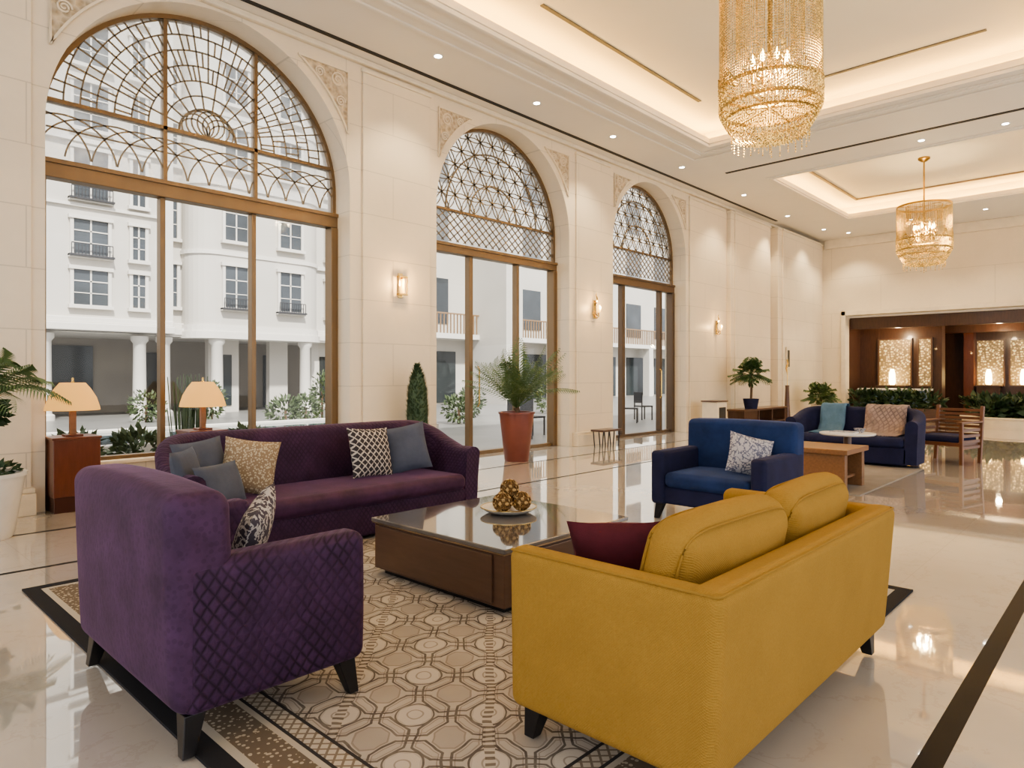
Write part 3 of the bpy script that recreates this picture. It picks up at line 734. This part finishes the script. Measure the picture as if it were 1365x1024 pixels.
st=thing('side_table','square red mahogany side table on dark plinth by the window','side table',(1.97,8.17,0),group='lamp side tables')
mk('body',MB().box(-.21,.21,-.20,.20,.16,.74),m_redwood,st,bevel=.006); mk('plinth',MB().box(-.2,.14,-.185,.19,0,.16),M('dark_mahogany',(.07,.022,.013),.35),st,bevel=.004)
mk('top',MB().box(-.22,.22,-.21,.21,.74,.765),m_redwood,st,bevel=.005)
tl=thing('table_lamp','table lamp with wooden post and glowing cream shade','lamp',(1.97,8.15,.765),group='lit table lamps')
mk('base',MB().box(-.08,.08,-.08,.08,0,.02),m_redwood,tl,bevel=.004); mk('post',MB().box(-.028,.028,-.028,.028,.02,.36),m_oak,tl,bevel=.004)
mk('lamp_shade',MB().lathe([(.25,.27),(.242,.31),(.215,.40),(.165,.49),(.115,.555)],32,caps=False),m_shade,tl,smooth=True)
mk('bulb',MB().ball((0,0,.40),.035,8),m_bulb,tl,smooth=True)
mk('finial',MB().lathe([(.0001,.61),(.014,.60),(.01,.575),(.02,.555)],10),m_gold,tl,smooth=True)
light('lamp_glow','POINT',(0,0,.30),12,(1,.64,.28),tl,.04)
dup(st,(3.24,8.02,0)); dup(tl,(3.24,8.0,.765))

# ------------------------------------------------------------ plants
def frond(mb,base,az,el,L,droop,lw,ll,n=22,seed=0):
    d=Vector((cos(az)*cos(el),sin(az)*cos(el),sin(el))); side=Vector((-sin(az),cos(az),0)); pts=[]
    for i in range(n+1):
        t=i/n; p=Vector(base)+d*L*t; p.z-=droop*L*t*t; pts.append(p)
    mb.tube(pts,[.006*(1-.8*i/n) for i in range(n+1)],3)
    for i in range(3,n+1):
        t=i/n; tn=(pts[i]-pts[i-1]).normalized(); l=ll*sin(pi*min(1,t*.85+.12))**.7
        for sg in(-1,1):
            dr=(side*sg*1.0+tn*.75+Vector((0,0,.15-.5*t))).normalized(); a=pts[i]; w=tn*lw
            mid=a+dr*l*.5+Vector((0,0,.02)); tip=a+dr*l-Vector((0,0,l*.22))
            mb.add([a,mid-w,tip,mid+w],[(0,1,2,3)])
def leafball(mb,c,r,n,s,seed=1,flat=1):
    rd=random.Random(seed)
    for _ in range(n):
        u=Vector((rd.gauss(0,1),rd.gauss(0,1),rd.gauss(0,1))).normalized(); q=rd.uniform(.55,1)
        p=Vector((c[0]+u.x*r[0]*q,c[1]+u.y*r[1]*q,c[2]+u.z*r[2]*q)); a=Vector((rd.gauss(0,1),rd.gauss(0,1),rd.gauss(0,1))).normalized()
        dr=(u+a*.6+Vector((0,0,.2))).normalized(); sd=dr.cross(a).normalized(); k=s*rd.uniform(.7,1.3)
        mb.add([p,p+dr*k*.5+sd*k*.25,p+dr*k,p+dr*k*.5-sd*k*.25],[(0,1,2,3)])
def potpalm(lab,loc,pot,potmat,ph,trunk,nf,L,ll,elr=(20,80),dr=(.25,.6),lw=.010,name='potted_palm',leaf=m_leaf,seed=1,tr=.045):
    rd=random.Random(seed); e=thing(name,lab,'plant',loc,0)
    r0,r1=pot
    mk('pot',MB().lathe([(.0001,0),(r0,0),(r0+.01,.02),(r1,ph-.03),(r1+.015,ph-.03),(r1+.015,ph),(r1-.02,ph),(r1-.03,ph-.05),(.0001,ph-.05)],32),potmat,e,smooth=True)
    mk('soil',MB().lathe([(.0001,ph-.049),(r1-.03,ph-.049),(r1-.03,ph-.055)],24),m_soil,e)
    top=ph-.05
    if trunk:
        mk('trunk',MB().tube([(0,0,top-.02),(.02,0,top+trunk*.5),(0,.01,top+trunk)],[tr*1.1,tr,tr*1.3],8),m_bark,e,smooth=True)
    mb=MB()
    for i in range(nf):
        az=2*pi*i*.618+rd.uniform(-.2,.2); el=R_(rd.uniform(*elr)); frond(mb,(0,0,top+trunk-.02),az,el,L*rd.uniform(.75,1.1),rd.uniform(*dr),lw,ll)
    mk('leaves',mb,leaf,e)
    return e
potpalm('areca palm in a tall tapered terracotta red pot beside glass door',(8.07,7.5,0),(.19,.285),m_terra,.80,.12,60,1.28,.25,(38,87),(.1,.45),.007,seed=3)
lp=potpalm('palm with thick trunk in a round white pot',(1.08,7.25,0),(.22,.31),m_white,.56,.66,26,.88,.22,(25,75),(.3,.7),.009,seed=5,tr=.06)
mb=MB(); leafball(mb,(0,0,1.08),(.15,.15,.14),300,.09,4); mk('bromeliad_cluster',mb,m_leaf2,lp); mb=MB(); leafball(mb,(0,0,.57),(.24,.24,.06),160,.08,9); mk('ground_cover',mb,m_leaf2,lp)
cy=thing('potted_cypress','narrow dark green conical topiary in a stone pot','plant',(6.25,7.8,0))
mk('pot',MB().lathe([(.0001,0),(.17,0),(.2,.38),(.21,.4),(.18,.4),(.17,.36),(.0001,.36)],24),m_trim,cy,smooth=True)
mb=MB(); prof=[(.0001,.36),(.10,.42),(.15,.6),(.155,.9),(.13,1.2),(.08,1.42),(.0001,1.58)]; mb.lathe(prof,16)
for i in range(1300):
    k=random.random(); z=.42+k*1.14; r=.0
    for j in range(len(prof)-1):
        if prof[j][1]<=z<=prof[j+1][1]: q=(z-prof[j][1])/(prof[j+1][1]-prof[j][1]); r=prof[j][0]*(1-q)+prof[j+1][0]*q
    a=random.random()*2*pi; p=Vector((r*cos(a),r*sin(a),z)); d=Vector((cos(a)*.7,sin(a)*.7,.8)); s_=Vector((-sin(a),cos(a),0))*.012
    mb.add([p-s_,p+s_,p+d*.05],[(0,1,2)])
mk('foliage',mb,M('cypress_leaf',(.05,.09,.045),.6,var=.5,scale=20),cy)
cab=thing('low_cabinet','long low walnut stand with dark top along the stone wall','cabinet',(17.6,7.55,0))
mk('top',MB().box(-1.4,1.4,-.25,.25,.48,.53),m_walnut,cab,bevel=.005)
for x_ in (-1.3,-.45,.4,1.28): mk('leg',MB().box(x_-.04,x_+.04,-.22,.22,0,.48),m_darkwood,cab,bevel=.005)
mk('shelf',MB().box(-1.26,1.24,-.22,.22,.14,.18),m_walnut,cab)
mk('body',MB().box(-1.26,-.49,-.2,.22,.18,.48),m_darkwood,cab)
def shrub(name,lab,loc,pot,ph,th,cr,n,s_,seed,pm,leaf=m_leaf2):
    e=thing(name,lab,'plant',loc)
    mk('pot',MB().lathe([(.0001,0),(pot*.75,0),(pot,ph),(pot*.85,ph),(pot*.8,ph-.03),(.0001,ph-.03)],20),pm,e,smooth=True)
    mk('trunk',MB().tube([(0,0,ph-.05),(.04,0,ph+th*.5),(0,0,ph+th)],.03,6),m_bark,e,smooth=True)
    mb=MB(); rd=random.Random(seed)
    for i in range(44): frond(mb,(0,0,ph+th),2*pi*i*.618,R_(rd.uniform(-20,80)),cr*rd.uniform(.7,1.05),.25,.016,cr*.42,12)
    leafball(mb,(0,0,ph+th),(cr*.45,cr*.45,cr*.4),n,s_,seed); mk('leaves',mb,leaf,e); return e
shrub('potted_dracaena','bushy dracaena with bare stem in a dark blue pot on stand',(16.85,7.42,.53),.2,.26,.62,.56,90,.14,11,m_navy,M('dracaena_leaf',(.05,.10,.035),.5,var=.5,scale=4))
shrub('potted_dracaena','low bushy green plant in pot by the stone wall',(21.3,7.2,0),.28,.5,.25,.6,140,.2,13,m_trim,m_leaf)
fl_=thing('wall_flower_ornament','tall golden bird of paradise stem ornament in slim vase','ornament',(19.85,7.65,0))
mk('vase',MB().lathe([(.0001,0),(.1,0),(.07,.5),(.05,1.05),(.06,1.1)],16),m_walnut,fl_,smooth=True)
mk('stem',MB().tube([(0,0,1.05),(0.02,0,1.4),(0,0,1.62)],.012,5),m_gold,fl_); mk('flower',MB().tube([(0,0,1.62),(.05,0,1.75),(.0,0,1.85)],.025,5),m_gold,fl_); mk('flower',MB().tube([(0,0,1.45),(-.08,0,1.6),(-.03,0,1.7)],.015,5),m_gold,fl_)

PR=1.25
pn=thing('curved_planter','low curved white planter filled with dark leafy plants','planter',(22.35,2.5,0))
mk('planter_wall',MB().lathe([(PR-.22,.0),(PR,0),(PR,.24),(PR+.05,.26),(PR+.05,.29),(PR-.27,.29),(PR-.27,.25),(PR-.22,.22),(PR-.22,0)],48),m_trim,pn,smooth=True)
mk('soil',MB().lathe([(.0001,.22),(PR-.23,.22)],32,caps=False),m_soil,pn)
mb=MB()
for i in range(30):
    a=random.random()*2*pi; r=(PR-.2)*math.sqrt(random.random()); leafball(mb,(r*cos(a),r*sin(a),.45),(.26,.26,.28),40,.24,100+i)
    if i%2==0:
        for k in range(7): frond(mb,(r*cos(a),r*sin(a),.3),random.random()*6.28,R_(65),.9,.35,.014,.2,12)
mk('leaves',mb,m_leaf2,pn)['kind']='stuff'
bp=thing('counter_planter','trough of dark leafy plants in front of reception counter','planter',(23.2,5.7,0))
mk('trough',MB().box(-.25,.25,-1.3,1.2,0,.4),m_walnut,bp,bevel=.01)
mb=MB()
for i in range(13): leafball(mb,(0,-1.15+i*.18,.6),(.24,.2,.22+.1*abs(sin(i))),50,.22,200+i)
for i in range(24): frond(mb,(0,.9 if i%2 else .2,.5),2*pi*i*.618,R_(60),.75,.3,.012,.2,12)
mk('leaves',mb,m_leaf2,bp)['kind']='stuff'

# second seating group
wt=thing('side_table','honey oak slab side table with solid panel legs','side table',(8.88,2.98,.01))
mk('tabletop',MB().box(-.42,.42,-.42,.42,.44,.50),m_oak,wt,bevel=.006)
for s_ in(-1,1): mk('leg',MB().box(s_*.33-.05,s_*.33+.05,-.38,.38,0,.44),m_oak,wt,bevel=.006)
mk('shelf',MB().box(-.28,.28,-.3,.3,.12,.15),m_oak,wt)
rt=thing('round_table','round white marble topped pedestal table with magazines','side table',(9.85,2.98,.01))
mk('tabletop',MB().lathe([(.0001,.57),(.33,.57),(.35,.585),(.35,.60),(.0001,.60)],36),m_white,rt,smooth=True)
mk('pedestal',MB().lathe([(.2,0),(.2,.02),(.05,.05),(.05,.57)],20),m_walnut,rt,smooth=True)
bk=thing('folded_magazine','folded pale magazine lying on round table','magazine',(9.78,3.0,.61))
mk('pages',MB().box(-.12,.12,-.15,.15,.0,.02),m_white,bk); mk('cover',MB().box(-.125,.125,-.155,.155,.02,.024),m_pgrey,bk)
o=thing('small_bowl','small dark ceramic bowl on round table','bowl',(9.97,2.86,.61)); mk('bowl',MB().lathe([(.0001,0),(.04,0),(.075,.06),(.068,.06),(.035,.012),(.0001,.012)],20),m_pgrey,o,smooth=True)
def throw(lab,loc,w,mat):
    mb=MB(); prof=[(-.30,.475),(.14,.485),(.235,.60),(.27,.78),(.30,.885),(.37,.925),(.46,.92),(.53,.86),(.54,.6)]
    n=8; vs=[(x,-w/2+w*j/n,z+.006*sin(j*2)) for x,z in prof for j in range(n+1)]
    fs=[(i*(n+1)+j,(i+1)*(n+1)+j,(i+1)*(n+1)+j+1,i*(n+1)+j+1) for i in range(len(prof)-1) for j in range(n)]
    o=mk('folded_throw',mb.add(vs,fs),mat,smooth=True,loc=loc); s=o.modifiers.new('t','SOLIDIFY'); s.thickness=.015; tag(o,lab,'throw blanket','draped throws')
throw('blue woven throw draped over navy sofa back',(11.7,3.85,0),.40,m_teal); throw('rose and grey patterned throw draped over navy sofa back',(11.7,3.05,0),.6,m_throw)
# open slatted wooden armchair (local: faces +Y)
e=thing('slatted_armchair','open chestnut wood armchair with slatted back and sides','armchair',(12.75,2.33,0),R_(75))
for sx in(-1,1):
    mk('leg',MB().box(sx*.33-.025,sx*.33+.025,.28,.33,0,.64),m_chairwood,e,bevel=.005)
    mk('leg',MB().add([(sx*.33-.025,-.30,0),(sx*.33+.025,-.30,0),(sx*.33+.025,-.25,0),(sx*.33-.025,-.25,0),(sx*.33-.025,-.40,.90),(sx*.33+.025,-.40,.90),(sx*.33+.025,-.35,.90),(sx*.33-.025,-.35,.90)],[(0,3,2,1),(4,5,6,7),(0,1,5,4),(1,2,6,5),(2,3,7,6),(3,0,4,7)]),m_chairwood,e,bevel=.005)
    mk('armrest',MB().box(sx*.33-.04,sx*.33+.04,-.34,.37,.64,.67),m_chairwood,e,bevel=.008)
    for z_ in (.24,.33,.42,.51): mk('side_slat',MB().box(sx*.33-.01,sx*.33+.01,-.27,.29,z_,z_+.045),m_chairwood,e)
for k in range(7):
    z_=.42+k*.065; y_=-.25-.11*(z_/.9); mk('back_slat',MB().box(-.31,.31,y_-.03,y_-.01,z_,z_+.042),m_chairwood,e)
mk('seat_frame',MB().box(-.31,.31,-.27,.32,.28,.34),m_chairwood,e,bevel=.005)
mk('seat_cushion',MB().soft(-.30,.30,-.26,.32,.34,.44,.04,(0,0,.02)),m_navy,e,smooth=True)

b=thing('luggage_bench','small low wooden slatted bench with dark iron legs by wall','bench',(10.9,7.72,0))
mk('seat',MB().box(-.32,.32,-.15,.15,.30,.34),m_walnut,b,bevel=.005)
for x in(-.27,-.09,.09,.27): mk('leg',MB().tube([(x-.04,-.12,0),(x,-.12,.30)],.012,4),m_iron,b); mk('leg',MB().tube([(x+.04,.12,0),(x,.12,.30)],.012,4),m_iron,b)
b=thing('service_pedestal','narrow pale pedestal cabinet with dark screen by doorway','pedestal',(15.3,7.65,0))
mk('body',MB().box(-.25,.25,-.2,.2,0,.75),m_trim,b,bevel=.01); mk('screen',MB().box(-.16,.16,-.215,-.2,.3,.62),m_dark,b); mk('top',MB().box(-.27,.27,-.22,.22,.75,.78),m_walnut,b)
b=thing('wall_intercom','small dark wall mounted panel on stone pier','wall panel',(20.6,7.93,1.9)); mk('plate',MB().box(-.12,.12,-.03,0,-.35,.35),m_trim,b,bevel=.005); mk('screen',MB().box(-.07,.07,-.04,-.03,-.25,.25),m_dark,b)

# ------------------------------------------------------------ exterior
o=mk('floor_courtyard',MB().box(-30,70,8.79,60,-.2,-.06),m_pave); o['kind']='structure'
bd=thing('building','cream rendered building with rounded bay, tall windows and ground floor arcade','building',(0,26,0))
mb=MB().box(-8,9.1,-.6,4,2.9,22).box(9.1,17.6,0,4,2.9,22)
mk('walls',mb,m_facade,bd)
pts=[(9.75,0)]
for i in range(9): a=pi-pi/2*i/8; pts.append((10.75+1.0*cos(a)*1.0,-.1-1.0*sin(a)))
for i in range(9): a=pi/2-pi/2*i/8; pts.append((14.1+1.0*cos(a),-.1-1.0*sin(a)))
pts.append((15.1,0))
n=len(pts)
def bay(z0_,z1_,off):
    q=[(12.4+(x-12.4)*(1+off),y*(1+off*2)) for x,y in pts]
    return MB().add([(x,y,z0_) for x,y in q]+[(x,y,z1_) for x,y in q],[(i,i+1,n+i+1,n+i) for i in range(n-1)]+[tuple(range(n,2*n)),tuple(range(n-1,-1,-1))])
mk('bay',bay(3.2,18,0),m_facade,bd,smooth=False)
for za,zb_,of in [(2.75,3.0,.05),(3.0,3.25,.025),(5.85,6.0,.02),(8.4,8.65,.03),(11.0,11.15,.02)]: mk('bay_cornice',bay(za,zb_,of),m_facade2,bd)
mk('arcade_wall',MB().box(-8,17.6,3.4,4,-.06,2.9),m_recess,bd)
mk('cornice',MB().box(-8,9.2,-.95,-.6,2.85,3.1).box(9.2,17.7,-.35,0,2.85,3.1).box(-8,9.2,-.8,-.6,3.1,3.3).box(9.2,17.7,-.2,0,3.1,3.3),m_facade2,bd,bevel=.03)
mk('string_course',MB().box(-8,9.15,-.7,-.6,6.9,7.0).box(15.1,17.6,-.12,0,5.9,6.05).box(15.1,17.6,-.12,0,8.6,8.8).box(-8,9.15,-.75,-.6,9.0,9.15),m_facade2,bd)
mk('quoin_strip',MB().box(8.95,9.2,-.72,-.5,3.3,18),m_facade2,bd)
def fwin(x,z0,z1,w,y,balc=False):
    p=mk('facade_window',MB().box(x-w/2,x+w/2,y-.04,y-.01,z0,z1),m_wglass,bd)
    f=MB().box(x-w/2-.1,x-w/2,y-.1,y,z0-.05,z1+.1).box(x+w/2,x+w/2+.1,y-.1,y,z0-.05,z1+.1).box(x-w/2-.15,x+w/2+.15,y-.15,y,z1,z1+.12).box(x-w/2-.15,x+w/2+.15,y-.18,y,z0-.12,z0)
    f.box(x-.025,x+.025,y-.06,y-.04,z0,z1).box(x-w/2,x+w/2,y-.06,y-.04,z0+(z1-z0)*.66,z0+(z1-z0)*.66+.04).box(x-w/2,x+w/2,y-.06,y-.04,z0+(z1-z0)*.33,z0+(z1-z0)*.33+.03)
    mk('surround',f,m_facade2,p)
    if balc:
        r=MB().box(x-w/2-.1,x+w/2+.1,y-.26,y-.23,z0+.32,z0+.35); k=x-w/2-.1
        while k<x+w/2+.11: r.box(k-.01,k+.01,y-.255,y-.235,z0-.02,z0+.32); k+=.1
        r.box(x-w/2-.15,x+w/2+.15,y-.28,y,z0-.08,z0-.02); mk('balcony_rail',r,m_iron,p)
for z0,z1 in [(3.7,4.85),(5.35,6.5),(7.2,8.8),(9.5,11.0),(11.6,13.0),(13.6,15.0)]:
    for x in (6.65,4.3,2.0): fwin(x,z0,z1,1.0,-.6,5<z0<9)
    fwin(8.1,z0,z1,.40,-.6)
for z0,z1 in [(3.9,5.45),(6.4,7.95),(9.1,10.6),(11.5,12.9)]:
    fwin(9.42,z0,z1,.3,0); fwin(11.3,z0,z1,.85,-1.1,z0<5); fwin(13.5,z0,z1,.9,-1.1,z0<5); fwin(16.2,z0,z1,.85,0)
for x in (8.2,9.0,10.7,14.3,17.3,5.4): mk('column',MB().lathe([(.3,-.06),(.3,.1),(.22,.16),(.2,2.5),(.28,2.6),(.28,2.75)],16,x,(-.85 if 10<x<15 else (.0 if x>15 else -.4))),m_facade2,bd,smooth=True)
mk('arcade_infill',MB().box(10.9,12.1,.4,.7,-.06,2.8).box(13.4,14.2,.4,.7,-.06,2.8).box(15.3,16.9,.4,.7,-.06,2.8),m_facade,bd)
mk('shop_window',MB().box(6.0,7.75,3.3,3.4,.5,2.5).box(2.5,5.2,3.3,3.4,.5,2.5),m_shop,bd)
for a,b in [(9.6,10.4),(12.4,13.2),(14.6,15.2)]: mk('entrance_door',MB().box(a,b,3.3,3.4,-.06,2.3),m_shop,bd)
for a,b in [(11.2,11.8),(15.7,16.5)]: mk('arcade_window',MB().box(a,b,.36,.40,.2,2.2),m_shop,bd)
mk('arcade_ceiling',MB().box(-8,17.6,-.3,3.4,2.80,2.85),m_facade2,bd)
b2=thing('building','white terrace building with bronze balcony screens and tall glazing','building',(20,24,0))
mb=MB().box(0,34,2,5,-.06,20).box(4,5.2,-1,2,-.06,16)
mk('walls',mb,m_facade,b2)
for i in range(9):
    for z in (3.4,7.0,10.6): mk('facade_window',MB().box(1.0+i*3.6,2.8+i*3.6,1.95,2,z+.6,z+2.9),m_wglass,b2)
    mk('shopfront',MB().box(1+i*3.6,3.3+i*3.6,1.95,2,0,2.6),m_shop,b2)
mk('balcony_slab',MB().box(0,34,.9,2,3.2,3.45),m_facade2,b2)
r=MB(); k=0.1
while k<34: r.box(k,k+.05,.95,1.0,3.45,4.4); k+=.22
r.box(0,34,.93,1.02,4.4,4.47); mk('balcony_rail',r,M('bronze_screen',(.26,.16,.08),.5),b2)
for i in range(6): mk('pier',MB().box(.2+i*5,.7+i*5,.9,1.4,-.06,3.2),m_facade2,b2)
def bush(lab,x,y,r,h,n,seed,s_=.14):
    e=thing('garden_shrub',lab,'shrub',(x,y,-.06),group='courtyard shrubs'); mb=MB(); leafball(mb,(0,0,h/2+.05),(r,r,h/2),n,s_,seed); mk('foliage',mb,m_leaf3,e); mk('stem',MB().tube([(0,0,0),(0,0,h*.6)],.04,6),m_bark,e)
for i,(x,y,r,h) in enumerate([(2.5,10.3,.3,.65),(3.4,10.7,.35,.6),(5.2,10.95,.35,.5),(7.5,11.2,.3,.5),(9.3,17.4,.5,.8),(10.6,18.6,.4,.8),(12.0,20.0,.35,1.5),(14.2,21.0,.35,1.4),(11.4,14.6,.5,.7),(13.6,15.0,.5,.8),(19.5,16.5,.5,1.1),(9.4,22.5,.4,1.2),(7.4,22.5,.5,.9),(16.4,17.5,.5,1.0)]):
    bush('leafy green courtyard shrub beside the pool',x,y,r,h,420,40+i)
e=thing('courtyard_reeds','tuft of tall pale ornamental reeds in the courtyard','plant',(4.25,11.0,-.06))
mb=MB()
for i in range(90):
    a=random.random()*6.28; r=random.random()*.22; h=random.uniform(.8,1.5); mb.tube([(r*cos(a),r*sin(a),0),(r*1.5*cos(a),r*1.5*sin(a),h)],.009,3)
mk('stalks',mb,m_leaf3,e)
e=thing('garden_pool','shallow rectangular courtyard pool with pale stone rim','pool',(6.6,14.3,-.06))
mk('rim',MB().box(-4,4,-1.9,-1.7,0,.3).box(-4,4,1.7,1.9,0,.3).box(-4,-3.8,-1.7,1.7,0,.3).box(3.8,4,-1.7,1.7,0,.3),m_facade2,e,bevel=.02); mk('water',MB().box(-3.8,3.8,-1.7,1.7,0,.24),m_water,e)
for i in range(10):
    rr=random.uniform(.15,.30); x=2.0+i*.82; y=11.98
    mb=MB().ball((0,0,0),rr,6,.7); mb.v=[(x_*random.uniform(.85,1.15),y_*random.uniform(.85,1.15),z_) for x_,y_,z_ in mb.v]
    o=mk('garden_rock',mb,m_rock,smooth=True,loc=(x,y,-.06+rr*.6)); tag(o,'rounded pale grey boulder edging the courtyard pool','rock','courtyard boulders')
def outchair(x,y,rz):
    e=thing('terrace_chair','dark metal terrace chair outside the glass doors','chair',(x,y,-.06),rz,group='terrace chairs')
    mk('seat',MB().box(-.22,.22,-.22,.22,.42,.46),m_iron,e); mk('backrest',MB().box(-.22,.22,.19,.22,.55,.9),m_iron,e)
    for sx in(-.2,.2):
        for sy in(-.2,.2): mk('leg',MB().box(sx-.015,sx+.015,sy-.015,sy+.015,0,.9 if sy>0 else .42),m_iron,e)
for p in [(11.2,10.3,.3),(12.3,10.9,1.5),(14.2,11.2,2),(17.5,11.5,.5),(19,12,1.2),(13.2,10.2,.8)]: outchair(*p)

# ------------------------------------------------------------ light & camera
w=bpy.data.worlds.new('World'); bpy.context.scene.world=w; w.use_nodes=True
bg=w.node_tree.nodes['Background']; bg.inputs[0].default_value=(.99,.98,1,1); bg.inputs[1].default_value=1.9
s=bpy.data.lights.new('sun','SUN'); s.energy=7; s.angle=.05; s.color=(1,.95,.87); so=bpy.data.objects.new('sun',s); COL.objects.link(so)
so.rotation_euler=Vector((.25,.75,-.85)).to_track_quat('-Z','Y').to_euler()
cam=bpy.data.cameras.new('camera'); co=bpy.data.objects.new('camera',cam); COL.objects.link(co)
cam.sensor_width=36; cam.lens=898/1365*36; cam.shift_y=-12/1365; cam.clip_start=.05; cam.clip_end=300
co.location=(0,0,1.4); co.rotation_euler=(pi/2,0,-math.atan2(.728,.686))
bpy.context.scene.camera=co
